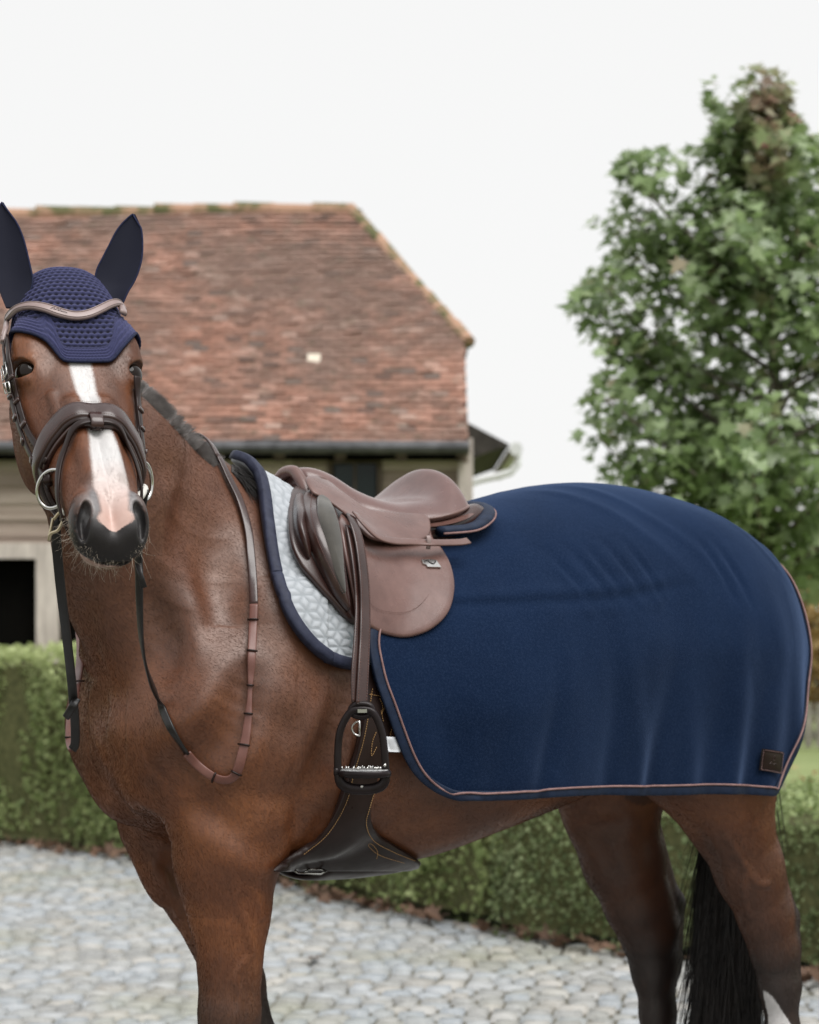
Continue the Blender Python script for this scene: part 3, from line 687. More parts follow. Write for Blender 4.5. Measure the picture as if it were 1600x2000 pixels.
tag(mobj('fallen_leaf', V_, F_, M['leaf_dark'], None, False, None, {'tint': ('FLOAT', 'POINT', T_)}), 'single dark curled leaf lying on the open cobbles', 'leaf')
# ---- hedges
def hedge(name, label, path, thick, height, n_face, leaf, mat, group, bulge=.05, seed=1, cap_r=True):
    """clipped hedge: a dark twiggy core and a shell of small leaves"""
    rng = np.random.default_rng(seed)
    P = np.asarray(path, float); L = np.r_[0, np.cumsum(np.linalg.norm(np.diff(P, axis=0), axis=1))]
    r = thing(name, label, 'hedge', (P[0][0], P[0][1], 0), group)
    def pt(s, across, z):
        x = np.interp(s, L, P[:, 0]); y = np.interp(s, L, P[:, 1]); e = .05
        dx = np.interp(s + e, L, P[:, 0]) - np.interp(s - e, L, P[:, 0]); dy = np.interp(s + e, L, P[:, 1]) - np.interp(s - e, L, P[:, 1])
        l = np.hypot(dx, dy); nx, ny = -dy / l, dx / l
        return np.stack([x + nx * across, y + ny * across, z], 1), np.stack([nx, ny, 0 * nx], 1)
    core = MB(); m_ = 24; ss = np.linspace(.03, L[-1] - .03, m_); ring = [(-.0 + .06, .05), (.05, height * .5), (.07, height - .07), (thick - .07, height - .07), (thick - .05, height * .5), (thick - .06, .05)]
    ringp = [pt(ss, np.full(m_, a_), np.full(m_, z_))[0] for a_, z_ in ring]
    Vc = np.stack(ringp, 1).reshape(-1, 3); fc = []
    for i in range(m_ - 1):
        for k in range(6): fc.append((i * 6 + k, i * 6 + (k + 1) % 6, i * 6 + 6 + (k + 1) % 6, i * 6 + 6 + k))
    fc += [tuple(range(6)), tuple((m_ - 1) * 6 + k for k in range(6))]
    core.add(Vc, fc); core.build('branches', M['hedge_core'], r)
    n = int(n_face * L[-1] * (2 * height + thick)); per = 2 * height + thick
    s = rng.uniform(0, L[-1], n); q = rng.uniform(0, per, n)
    und = lambda s, q: .030 * np.sin(s * 3.1 + q * 2.2) + .025 * np.sin(s * 7.7 - q * 5) + .012 * np.sin(s * 19 + q * 13)
    dep = np.abs(rng.normal(0, .035, n)) - und(s, q) - .01
    ac = np.where(q < height, dep, np.where(q < height + thick, q - height, thick - dep)); z = np.where(q < height, q, np.where(q < height + thick, height - dep, per - q))
    C, nx = pt(s, ac, z)
    nrm = np.where((q < height)[:, None], -nx, np.where((q < height + thick)[:, None], [[0, 0, 1.0]], nx))
    n2 = int(n_face * (thick + .0) * height * 1.0)                     # both ends
    se = np.where(rng.random(n2) < .5, 0.0, L[-1]); de = np.abs(rng.normal(0, .035, n2))
    C2, nx2 = pt(np.clip(np.where(se > 0, L[-1] - de, de), .001, L[-1] - .001), rng.uniform(0, thick, n2), rng.uniform(0.02, height, n2))
    tx = np.stack([nx2[:, 1], -nx2[:, 0], 0 * nx2[:, 0]], 1) * np.where(se > 0, 1, -1)[:, None]
    C = np.vstack([C, C2]); nrm = np.vstack([nrm, tx])
    keep = rng.random(len(C)) < np.clip(C[:, 2] / .16, .25, 1); C = C[keep]; nrm = nrm[keep]
    V_, F_, T_ = leaf_cloud(C, leaf, rng, 'oval', -.3, .35, nrm, .7)
    # sun-yellowed young growth towards the top
    yg = np.repeat(np.clip((C[:, 2] / height - .72) / .28, 0, 1) * .75 * rng.random(len(C))**.5, 6)
    mobj('foliage', V_, F_, mat, r, False, None, {'tint': ('FLOAT', 'POINT', T_), 'autumn': ('FLOAT', 'POINT', yg)})
    return r
M['hedge_core'] = vary('hedge_twigs', ((.05, .055, .022), (.12, .12, .05)), 30, .95)
M['hedge_far'] = leaf_mat('privet_leaf', [(.12, .165, .06), (.28, .345, .13), (.43, .49, .23)], .5, .4, autumn=((.50, .57, .25), (.66, .70, .40)), tscale=2.5)
M['hedge_near'] = leaf_mat('box_leaf', [(.075, .105, .042), (.18, .225, .098), (.31, .36, .19)], .5, .35, autumn=((.26, .34, .12), (.37, .44, .19)), tscale=3)
hedge('hedge', 'tall hedge with pale young tips behind the horse in front of the barn', [(-7.5, 15.2), (-2.35, 14.28), (-1.0, 12.95), (.0, 11.0), (.30, 10.6)], .75, 1.13, 2600, .030, M['hedge_far'], 'clipped hedges round the yard', seed=2)
hedge('hedge', 'low clipped box hedge behind the hind legs beside the lawn', [(.34, 10.35), (.9, 9.80), (1.4, 9.30), (2.2, 8.45), (4.2, 6.6)], .85, .635, 3200, .024, M['hedge_near'], 'clipped hedges round the yard', seed=3)
# ---- barn
def barn():
    r = thing('barn', 'old timber boarded barn with a half hipped roof of weathered red tiles', 'barn', (-5, 18, 0))
    m, t, b = nmat('weathered_boards'); gp = N(t, 'ShaderNodeNewGeometry'); mp = N(t, 'ShaderNodeMapping'); mp.inputs['Scale'].default_value = (1.2, 9, 34); t.links.new(gp.outputs['Position'], mp.inputs[0])
    n = noise(t, 1, 5, .6, vec=mp.outputs[0]); a = attr(t, 'tint')
    c = ramp(t, math_(t, 'ADD', math_(t, 'MULTIPLY', n, .6), math_(t, 'MULTIPLY', a.outputs['Fac'], .4)), [(.25, (.14, .10, .078)), (.5, (.36, .285, .235)), (.75, (.62, .53, .46))])
    t.links.new(c, b.inputs['Base Color']); b.inputs['Roughness'].default_value = .85; bump(t, b, n, .6, .01); M['boards'] = m
    M['post'] = vary('grey_oak_post', ((.38, .33, .30), (.64, .57, .52)), 3, .85, ((30, .5, .01),), stretch=(8, 8, 1))
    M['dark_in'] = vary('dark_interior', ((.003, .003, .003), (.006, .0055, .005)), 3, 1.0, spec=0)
    X0, X1, Y0, Y1, ZE = -7.5, .41, 18.0, 24.0, 2.66
    rng = np.random.default_rng(9)
    # boarded walls: lapped boards, openings left clear
    openings = [(-3.6, -2.77, 0, 1.76), (-2.60, -2.40, 0, 1.50), (-.572, -.24, 2.02, 2.47)]
    wb = MB(); tints = []
    z = .25; 
    while z < ZE - .08:
        h = .128; spans = [(X0, X1)]
        for (a0, a1, z0, z1) in openings:
            if z + h > z0 + .02 and z < z1 - .02:
                ns_ = []
                for s0, s1 in spans:
                    if a1 <= s0 or a0 >= s1: ns_.append((s0, s1)); continue
                    if a0 > s0: ns_.append((s0, a0))
                    if a1 < s1: ns_.append((a1, s1))
                spans = ns_
        for s0, s1 in spans:
            cuts = [s0]
            while cuts[-1] < s1 - .01: cuts.append(min(s1, cuts[-1] + rng.uniform(1.6, 3.2)))
            for c0, c1 in zip(cuts[:-1], cuts[1:]):
                if c1 - c0 < .02: continue
                zz = z + rng.normal(0, .003); d = .028
                wb.add([(c0 + .002, Y0 - d, zz), (c1 - .002, Y0 - d, zz), (c1 - .002, Y0 - .008, zz + h + .012), (c0 + .002, Y0 - .008, zz + h + .012), (c0 + .002, Y0, zz), (c1 - .002, Y0, zz)], [(0, 1, 2, 3), (4, 5, 1, 0), (0, 3, 4), (1, 5, 2)])
                tints += [rng.random()] * 6
        z += h
    o = wb.build('front_boards', M['boards'], r)
    at = o.data.attributes.new('tint', 'FLOAT', 'POINT'); at.data.foreach_set('value', np.array(tints, np.float32))
    sw = MB(); z = .25
    while z < ZE:   # right gable end
        sw.add([(X1 + .028, Y0, z), (X1 + .028, Y1, z), (X1 + .008, Y1, z + .14), (X1 + .008, Y0, z + .14), (X1, Y0, z), (X1, Y1, z)], [(0, 1, 2, 3), (4, 5, 1, 0)]); z += .128
    while z < 3.55:
        q = (z - ZE) / (3.6 - ZE) * 1.35; sw.add([(X1 + .028, Y0 + q, z), (X1 + .028, Y1 - q, z), (X1 + .008, Y1 - q, z + .14), (X1 + .008, Y0 + q, z + .14)], [(0, 1, 2, 3)]); z += .128
    o = sw.build('gable_boards', M['boards'], r)
    # inner dark shell so that openings look into a dim room
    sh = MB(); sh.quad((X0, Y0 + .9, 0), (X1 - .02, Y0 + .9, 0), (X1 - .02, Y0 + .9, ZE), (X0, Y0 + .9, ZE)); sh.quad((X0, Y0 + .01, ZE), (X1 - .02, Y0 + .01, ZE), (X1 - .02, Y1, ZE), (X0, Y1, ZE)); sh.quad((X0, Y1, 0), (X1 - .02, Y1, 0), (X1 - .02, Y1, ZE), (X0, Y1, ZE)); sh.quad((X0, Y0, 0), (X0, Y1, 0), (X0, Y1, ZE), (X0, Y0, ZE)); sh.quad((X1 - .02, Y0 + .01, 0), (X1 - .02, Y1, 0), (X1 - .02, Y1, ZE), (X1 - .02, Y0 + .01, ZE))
    sh.build('inner_wall', M['dark_in'], r)
    pl = MB(); pl.box(((X0 + X1) / 2, Y0 + .03, .13), (X1 - X0, .2, .26)); pl.build('plinth', vary('brick_plinth', ((.14, .07, .05), (.25, .14, .10)), 12, .9), r)
    # openings
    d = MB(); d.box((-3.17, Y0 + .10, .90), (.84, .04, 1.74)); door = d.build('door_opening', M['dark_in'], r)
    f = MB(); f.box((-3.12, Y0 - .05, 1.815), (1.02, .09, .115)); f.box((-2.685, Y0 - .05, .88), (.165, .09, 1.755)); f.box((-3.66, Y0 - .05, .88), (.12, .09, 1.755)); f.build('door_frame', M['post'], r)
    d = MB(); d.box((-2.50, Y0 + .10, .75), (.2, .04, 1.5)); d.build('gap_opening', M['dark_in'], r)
    M['glass_dark'] = vary('dim_window_glass', ((.006, .012, .012), (.02, .035, .034)), 2, .12)
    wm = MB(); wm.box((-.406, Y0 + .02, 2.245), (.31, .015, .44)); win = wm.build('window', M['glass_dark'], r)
    wf = MB()
    for c_, s_ in (((-.406, Y0 - .022, 2.49), (.40, .045, .045)), ((-.406, Y0 - .03, 2.0), (.42, .06, .04)), ((-.592, Y0 - .022, 2.245), (.04, .044, .446)), ((-.22, Y0 - .022, 2.245), (.04, .044, .446)), ((-.406, Y0 + .004, 2.245), (.018, .02, .446))): wf.box(c_, s_)
    wf.build('window_frame', vary('dark_brown_frame', ((.06, .045, .035), (.12, .09, .07)), 10, .7), win)
    cp = MB(); cp.box((X1 + .005, Y0 - .055, 1.45), (.11, .06, 2.40)); cp.build('corner_post', M['post'], r)
    # roof: rows of clay tiles, each its own little slab
    M['tile'], t, b = nmat('clay_tile'); a = attr(t, 'tint'); n = noise(t, .9, 5, .65); n2 = noise(t, 11, 5, .7)
    c = ramp(t, a.outputs['Fac'], [(0, (.11, .060, .044)), (.2, (.19, .092, .062)), (.5, (.27, .133, .090)), (.75, (.34, .178, .128)), (.93, (.44, .29, .23)), (1, (.12, .085, .07))])
    c = mixc(t, ramp(t, n, [(.38, (0, 0, 0)), (.58, (.8, .8, .8))]), c, (.135, .088, .068))
    c = mixc(t, ramp(t, n2, [(.57, (0, 0, 0)), (.70, (.85, .85, .85))]), c, (.085, .075, .045))
    c = mixc(t, ramp(t, noise(t, 4.5, 4, .6), [(.60, (0, 0, 0)), (.72, (.7, .7, .7))]), c, (.34, .25, .20))
    t.links.new(c, b.inputs['Base Color']); b.inputs['Roughness'].default_value = .8; bump(t, b, n2, .5, .01)
    YE, ZEr, YR, ZR = 17.80, 2.60, 21.0, 4.86; XV = X1 + .03; XR = -.50; YH, ZH = 19.05, 2.60 + (19.05 - 17.80) * (4.86 - 2.60) / (21.0 - 17.80)
    sl = math.hypot(YR - YE, ZR - ZEr); dy, dz = (YR - YE) / sl, (ZR - ZEr) / sl; ny, nz = -dz, dy
    roof_mb = MB()
    roof_mb.add([(X0 - .2, YE, ZEr - .12), (XV - .02, YE, ZEr - .12), (XV - .02, YH, ZH - .12), (XR, YR, ZR - .12), (X0 - .2, YR, ZR - .12), (XV - .02, 2 * YR - YE, ZEr - .12), (X0 - .2, 2 * YR - YE, ZEr - .12), (XV - .02, 2 * YR - YH, ZH - .12)], [(0, 1, 2, 3, 4), (4, 3, 7, 5, 6), (2, 7, 3)])
    roof_mb.build('roof_deck', M['dark_in'], r)
    rows = int(sl / .088); V_ = []; TT_ = []
    sag = lambda x, s: -.055 * math.sin((x + 7.5) / 8 * math.pi) * (s / sl) - .016 * math.sin(x * 1.7 + s * 2)
    def tile(x0, x1, s0, s1, lift, tw):
        q = []
        for (xx, s_, h_) in ((x0, s0, .026 + lift), (x1, s0, .026 + lift + tw), (x1, s1, .006), (x0, s1, .006), (x0, s0, .008), (x1, s0, .008)):
            q.append((xx, YE + dy * s_ + ny * (h_), ZEr + dz * s_ + nz * (h_) + sag(xx, s_)))
        V_.extend(q); TT_.extend([tt] * 6)
    TWD = .125; rc = 0; moss_light = [(-.79, 3.05)]
    for i in range(rows):
        s0 = i * .088 - .02; s1 = s0 + .15; ss = s0 + .04
        yy = YE + dy * ss; xmax = XV if yy < YH else XV + (XR - XV) * (yy - YH) / (YR - YH)
        x = X0 - .2 + (TWD / 2 if i % 2 else 0)
        while x < xmax - .02:
            x1 = min(x + TWD, xmax); tt = min(max(rng.normal(.48, .22), 0), 1)
            if rng.random() < .03: tt = rng.choice([.0, 1.0, .97])
            tile(x, x1 - .004, s0 + rng.normal(0, .004), s1, abs(rng.normal(0, .004)), rng.normal(0, .004)); x += TWD
    nV = len(V_) // 6; Fv = []
    base = np.arange(nV) * 6
    F4 = np.concatenate([np.stack([base, base + 1, base + 2, base + 3], 1), np.stack([base + 4, base + 5, base + 1, base], 1)])
    roof = mobj('roof', np.array(V_), F4, M['tile'], r, False, None, {'tint': ('FLOAT', 'POINT', np.array(TT_))})
    # back slope and the small hip, same tiles
    V_.clear(); TT_.clear()
    for i in range(0, rows, 2):
        s0 = i * .088; s1 = s0 + .20; yy = YE + dy * s0; xmax = XV if yy < YH else XV + (XR - XV) * (yy - YH) / (YR - YH)
        x = X0 - .2
        while x < xmax - .05:
            x1 = min(x + .5, xmax); tt = rng.normal(.48, .2)
            for (xx, s_, h_) in ((x, s0, .03), (x1, s0, .03), (x1, s1, .006), (x, s1, .006)):
                V_.append((xx, 2 * YR - (YE + dy * s_ + ny * h_), ZEr + dz * s_ + nz * h_)); TT_.append(tt)
            x += .5
    hb = (ZR - ZH)
    for i in range(24):
        a0, a1 = i / 24, min(1, (i + 1.6) / 24); tt = rng.normal(.5, .2)
        w0, w1 = (1 - a0) * (YR - YH), (1 - a1) * (YR - YH); x0_, x1_ = XV + (XR - XV) * a0, XV + (XR - XV) * a1
        V_ += [(x0_ + .04, YR - w0, ZH + hb * a0 + .03), (x0_ + .04, YR + w0, ZH + hb * a0 + .03), (x1_, YR + w1, ZH + hb * a1), (x1_, YR - w1, ZH + hb * a1)]; TT_ += [tt] * 4
    base = np.arange(len(V_) // 4) * 4
    mobj('rear_roof', np.array(V_), np.stack([base, base + 1, base + 2, base + 3], 1), M['tile'], r, False, None, {'tint': ('FLOAT', 'POINT', np.array(TT_))})
    # ridge and hip tiles: half round, with moss
    M['ridge'] = vary('mossy_ridge_tile', ((.10, .10, .045), (.36, .22, .15)), 5, .9, ((20, .5, .01),), lo=.42, hi=.56)
    rt = MB()
    def halfrounds(A, B, rad, step):
        A, B = np.array(A), np.array(B); L_ = np.linalg.norm(B - A); k = int(L_ / step)
        for i in range(k):
            p = A + (B - A) * i / k; q = A + (B - A) * (i + 1.06) / k; jz = rng.normal(0, .006); dz_ = np.array([0, 0, sag(p[0], sl) + jz])
            rt.tube([p + dz_, q + dz_], [rad * 1.05, rad * .93], 12, True)
    halfrounds((X0 - .2, YR, ZR), (XR, YR, ZR), .075, .33); halfrounds((XR, YR, ZR), (XV + .02, YH, ZH + .02), .06, .27); halfrounds((XR, YR, ZR), (XV + .02, 2 * YR - YH, ZH + .02), .06, .27)
    rt.build('ridge_tiles', M['ridge'], r)
    vb = MB(); vb.add([(XV - .01, YE, ZEr - .14), (XV - .01, YE, ZEr), (XV - .01, YH, ZH), (XV - .01, YH, ZH - .15), (XV - .05, YE, ZEr - .14), (XV - .05, YE, ZEr), (XV - .05, YH, ZH), (XV - .05, YH, ZH - .15)], [(0, 1, 2, 3), (7, 6, 5, 4), (0, 4, 5, 1), (3, 2, 6, 7), (0, 3, 7, 4)])
    vb.build('verge_board', M['boards'], r)
    # eaves gutter, rafters
    M['zinc'] = vary('dull_zinc_gutter', ((.05, .05, .052), (.12, .12, .125)), 8, .5, metal=.6)
    gt = MB(); gt.tube([(X0 - .2, YE - .045, ZEr - .03), (XV, YE - .045, ZEr - .03)], .05, 12); gt.build('gutter', M['zinc'], r)
    for x in np.arange(X0 + .2, X1, .45):
        rf = MB(); rf.add([(x, YE + .02, ZEr - .05), (x + .08, YE + .02, ZEr - .05), (x + .08, Y0, ZEr + .17), (x, Y0, ZEr + .17), (x, YE + .02, ZEr - .13), (x + .08, YE + .02, ZEr - .13), (x + .08, Y0, ZEr + .07), (x, Y0, ZEr + .07)], [(0, 3, 2, 1), (4, 5, 6, 7), (0, 1, 5, 4), (0, 4, 7, 3), (1, 2, 6, 5)]); rf.build('rafter', M['boards'], r)
    lt = MB(); lt.box((-.745, 18.43 + .40, 3.33), (.10, .02, .09), 0, -.6); lt.build('glass_tile', vary('pale_tile', ((.55, .48, .38), (.68, .60, .50)), 5, .5), roof)
    # small lean-to eave with a white half-round gutter and swan-neck on the far corner
    le = MB(); le.add([(X1 + .02, 20.0, 2.95), (X1 + .42, 20.0, 2.74), (X1 + .42, 23.8, 2.74), (X1 + .02, 23.8, 2.95), (X1 + .02, 20.0, 2.60), (X1 + .30, 20.0, 2.70), (X1 + .30, 23.8, 2.70), (X1 + .02, 23.8, 2.60)], [(0, 1, 2, 3), (4, 7, 6, 5), (0, 4, 5, 1), (1, 5, 6, 2)])
    le.build('lean_to_eave', M['dark_in'] if False else vary('dark_eave_timber', ((.03, .027, .024), (.07, .062, .055)), 8, .8), r)
    M['white_gutter'] = vary('white_painted_gutter', ((.60, .62, .62), (.75, .76, .76)), 4, .5)
    wg = MB(); wg.tube([(X1 + .47, 19.95, 2.70), (X1 + .47, 23.9, 2.70)], .055, 12); wg.tube(smooth_path([(X1 + .48, 20.0, 2.68), (X1 + .48, 20.0, 2.56), (X1 + .40, 20.0, 2.50), (X1 + .18, 20.0, 2.45), (X1 + .07, 20.0, 2.40), (X1 + .06, 20.0, 2.2), (X1 + .06, 20.0, .2)], 30), .032, 10)
    wg.build('downpipe', M['white_gutter'], r)
barn()
# ---- sweetgum tree
def tree():
    D = 14.0; base = px(1502, 1180, D); bx, by = base[0], base[1]
    r = thing('sweetgum_tree', 'leafy young sweetgum tree with reddish tip beyond the low hedge', 'tree', (bx, by, 0))
    rng = np.random.default_rng(21)
    M['bark'] = vary('grey_bark', ((.10, .085, .07), (.24, .21, .18)), 14, .9, ((40, .8, .01),), stretch=(3, 3, .7))
    Z = lambda y: CAMH + (HZ - y) / FP * D
    prof_y = [165, 190, 240, 300, 420, 520, 600, 700, 800, 900, 980, 1060, 1100]
    prof_r = [.03, .12, .34, .62, .86, 1.02, 1.16, 1.12, 1.16, 1.12, .95, .70, .40]
    trunk_p = smooth_path([(bx, by, 0), (bx + .02, by, .9), (bx - .01, by, 1.7), (bx + .03, by, 2.8), (bx - .02, by, 3.8), (bx, by, 4.2)], 40)
    tr_ = MB(); tr_.tube(trunk_p, np.linspace(.085, .012, 40), 12); trunk = tr_.build('trunk', M['bark'], r, True)
    br = MB(); tips = []
    for i in range(78):
        z = rng.uniform(Z(1085), Z(185)); y = HZ - (z - CAMH) * FP / D
        R = np.interp(y, prof_y, prof_r) * rng.uniform(.5, 1.04); an = rng.uniform(0, 2 * math.pi)
        if math.cos(an) < -.3 and 150 < y < 420: R *= .8
        if y < 480 and rng.random() < .3: continue
        z0 = z - R * rng.uniform(.35, .65); z0 = max(z0, 1.5); p0 = np.array([np.interp(z0, trunk_p[:, 2], trunk_p[:, 0]), by, z0])
        p2 = np.array([bx + R * math.cos(an), by + R * math.sin(an), z]); p1 = (p0 + p2) / 2 + np.array([0, 0, -.05 + .12 * rng.random()])
        P_ = smooth_path([p0, p1, p2], 8); br.tube(P_, np.linspace(.018, .005, 8), 5); tips.append((P_, R))
    # the side spire on the left, the tall tip
    for tx, ty, n_ in ((1222, 320, 6), (1240, 340, 5), (1498, 160, 7), (1515, 205, 6), (1392, 195, 5), (1385, 230, 4), (1195, 450, 4), (1150, 590, 5), (1170, 620, 4), (1195, 780, 5), (1165, 850, 5), (1180, 560, 3), (1195, 690, 3), (1240, 420, 4)):
        p2 = px(tx, ty, D + rng.uniform(-.3, .1)); p0 = np.array([bx, by, p2[2] - .35 - abs(p2[0] - bx) * .5]); P_ = smooth_path([p0, (p0 + p2) / 2 + (0, 0, -.08), p2], 8)
        br.tube(P_, np.linspace(.016, .005, 8), 5)
        for _ in range(max(1, n_ // 2)): tips.append((P_, np.linalg.norm(p2 - p0) * .5))
    br.build('branches', M['bark'], r, True)
    Cc = []
    for P_, R in tips:
        k = int(4 + 7 * R)
        for j in range(k):
            q = P_[min(7, int(7 * rng.uniform(.30, 1.05)))] if j else P_[-1]
            c = q + rng.normal(0, .06, 3); n_ = rng.integers(9, 17)
            Cc.append(c + rng.normal(0, 1, (n_, 3)).clip(-1.7, 1.7) * (.075, .075, .085))
    C = np.vstack(Cc); pxx = 800 + C[:, 0] * FP / C[:, 1]; pyy = HZ - (C[:, 2] - CAMH) * FP / C[:, 1]; xl = np.interp(pyy, [125, 150, 180, 250, 285, 300, 330, 400, 440, 520, 560, 600, 650, 690, 740, 790, 840, 880, 930, 980, 1040, 1100], [1480, 1380, 1372, 1388, 1375, 1208, 1205, 1190, 1152, 1160, 1135, 1103, 1110, 1165, 1160, 1122, 1115, 1130, 1150, 1190, 1300, 1400]); xr_ = np.interp(pyy, [125, 160, 215, 260, 300], [1525, 1545, 1548, 1585, 1800]); C = C[(pyy > 125) & (pxx > xl) & (pxx < xr_)]; y_ = HZ - (C[:, 2] - CAMH) * FP / C[:, 1]
    V_, F_, T_ = leaf_cloud(C, .084, rng, 'star', 1.0, .30, np.tile([0, -.15, .75], (len(C), 1)) + (C - [bx, by, 3.0]) * (.5, .5, .1), .55)
    xx = 800 + C[:, 0] * FP / C[:, 1]
    red = np.clip(1.15 - np.hypot((xx - 1500) / 60, (y_ - 200) / 110), 0, 1) + np.clip(1.1 - np.hypot((xx - 1500) / 60, (y_ - 330) / 60), 0, 1) + (rng.random(len(C)) < .035) * .6
    red = np.clip(red * rng.uniform(.1, 1.1, len(C)), 0, 1)
    M['tree_leaf'] = leaf_mat('sweetgum_leaf', [(.08, .135, .042), (.22, .305, .12), (.44, .53, .31)], .28, .42, autumn=((.22, .10, .10), (.38, .21, .18)), spec=.7, tscale=5)
    mobj('crown', V_, F_, M['tree_leaf'], r, False, None, {'tint': ('FLOAT', 'POINT', T_), 'autumn': ('FLOAT', 'POINT', np.repeat(red, 12))})
    print('tree leaves', len(C))
tree()
# ---- beyond the lawn: fence, autumn shrubs
def pale_fence():
    r = thing('garden_fence', 'low grey paling fence at the far edge of the lawn', 'fence', (4.0, 24, 0))
    M['pale'] = vary('grey_paling', ((.16, .15, .12), (.30, .28, .24)), 6, .9)
    p = MB(); rl = MB()
    for x in np.arange(3.3, 6.6, .11): p.box((x, 24, .22 + .0), (.075, .02, .44))
    for z in (.12, .34): rl.box((4.95, 24.03, z), (3.4, .03, .05))
    p.build('pales', M['pale'], r); rl.build('rail', M['pale'], r)
pale_fence()
M['shrub_ochre'] = leaf_mat('autumn_shrub_leaf', [(.16, .10, .03), (.34, .22, .08), (.45, .33, .16)], .6, .3)
M['shrub_olive'] = leaf_mat('olive_shrub_leaf', [(.08, .09, .03), (.18, .17, .07), (.30, .26, .13)], .6, .3)
def shrub(name, label, x, y, h, rad, mat, n, seed):
    rng = np.random.default_rng(seed); r = thing(name, label, 'shrub', (x, y, 0), 'shrubs beyond the lawn')
    st = MB(); ends = []
    for i in range(9):
        a_ = rng.uniform(0, 6.28); q = np.array([x + rad * .6 * math.cos(a_), y + rad * .6 * math.sin(a_), h * rng.uniform(.55, .9)]); st.tube(smooth_path([(x, y, 0), ((x + q[0]) / 2, (y + q[1]) / 2, q[2] * .6), q], 8), np.linspace(.03, .008, 8), 6); ends.append(q)
    st.build('stems', M['bark'], r, True)
    d = rng.normal(size=(n, 3)); d /= np.linalg.norm(d, axis=1)[:, None]; rr = rng.uniform(.6, 1, n) * (1 + .2 * np.sin(d[:, 0] * 7 + seed) * np.cos(d[:, 2] * 9))
    C = np.array([x, y, h * .52]) + d * rr[:, None] * (rad, rad, h * .5); C[:, 2] = np.maximum(C[:, 2], .03)
    V_, F_, T_ = leaf_cloud(C, .09, rng, 'oval', .3, .35, d, .6); mobj('foliage', V_, F_, mat, r, False, None, {'tint': ('FLOAT', 'POINT', T_)})
shrub('shrub', 'ochre autumn shrub at the right edge behind the fence', 4.75, 26.5, 2.0, 1.25, M['shrub_ochre'], 5000, 31)
shrub('shrub', 'olive green tall shrub behind the ochre one and the tree trunk', 3.6, 30.5, 2.1, 1.2, M['shrub_olive'], 5000, 32)
shrub('shrub', 'smaller brownish shrub right beside the paling fence', 5.9, 25.6, 1.5, .9, M['shrub_ochre'], 3000, 33)
# ------------------------------------------------------------------ tack: everything is laid on the horse's own surface
NCL = chunked(horse_sdf)
def hit(pts, off=0.0, fn=None, near=3.2, conv=.8):
    """rays through photo pixels -> points on the surface fn = off (misses end at the closest approach)"""
    fn = fn or horse_f; pts = np.asarray(pts, float).reshape(-1, 2); off = np.broadcast_to(np.asarray(off, float), (len(pts),))
    D = np.stack([(pts[:, 0] - 800) / FP, np.ones(len(pts)), (HZ - pts[:, 1]) / FP], 1); O = np.array([0, 0, CAMH])
    t = np.full(len(pts), near); best = np.full(len(pts), 9.0); bt = t.copy()
    for _ in range(70):
        f = fn(O + D * t[:, None]) - off
        m = f < best; best = np.where(m, f, best); bt = np.where(m, t, bt)
        t = np.minimum(t + np.maximum(f * conv, -.01), 5.9)
    P = O + D * bt[:, None]
    miss = best > .003
    if miss.any():
        for _ in range(3):
            f, g = grad(fn, P[miss]); P[miss] -= ((f - off[miss]) / np.maximum((g * g).sum(1), .05))[:, None].clip(-.05, .05) * g
    return P
def normals(P, fn=None, e=.008):
    fn = fn or horse_f; sh = P.shape; P = P.reshape(-1, 3)
    g = np.stack([fn(P + np.eye(3)[i] * e) - fn(P - np.eye(3)[i] * e) for i in range(3)], 1)
    return (g / (np.linalg.norm(g, axis=1)[:, None] + 1e-9)).reshape(sh)
def mirror(P):
    u, v, z = toB(np.asarray(P, float)); return W(u, -v, z)
def sheet(G, Nn, th, close_u=False):
    """grid of outer points + normals -> closed slab with rounded rim (verts, faces)"""
    a, b, _ = G.shape
    i = np.minimum(np.arange(a), np.arange(a)[::-1]); j = np.minimum(np.arange(b), np.arange(b)[::-1])
    e = np.minimum(i[:, None], j[None, :]) if not close_u else np.broadcast_to(i[:, None], (a, b))
    r = np.where(e == 0, .55, np.where(e == 1, .12, 0))
    top = G - Nn * (th * r)[..., None]; bot = G - Nn * (th * (1 - np.where(e == 0, .45, 0)))[..., None]
    V = np.concatenate([top.reshape(-1, 3), bot.reshape(-1, 3)]); q = np.arange(a * b).reshape(a, b); n = a * b; f = []
    F = np.stack([q[:-1, :-1], q[1:, :-1], q[1:, 1:], q[:-1, 1:]], -1).reshape(-1, 4)
    f = [tuple(x) for x in F] + [tuple(x[::-1] + n) for x in F]
    bd = list(q[:, 0]) + list(q[-1, 1:]) + list(q[::-1, -1][1:]) + list(q[0, ::-1][1:-1]) if not close_u else None
    if bd:
        for k in range(len(bd)): x, y = bd[k], bd[(k + 1) % len(bd)]; f.append((y, x, x + n, y + n))
    return V, f
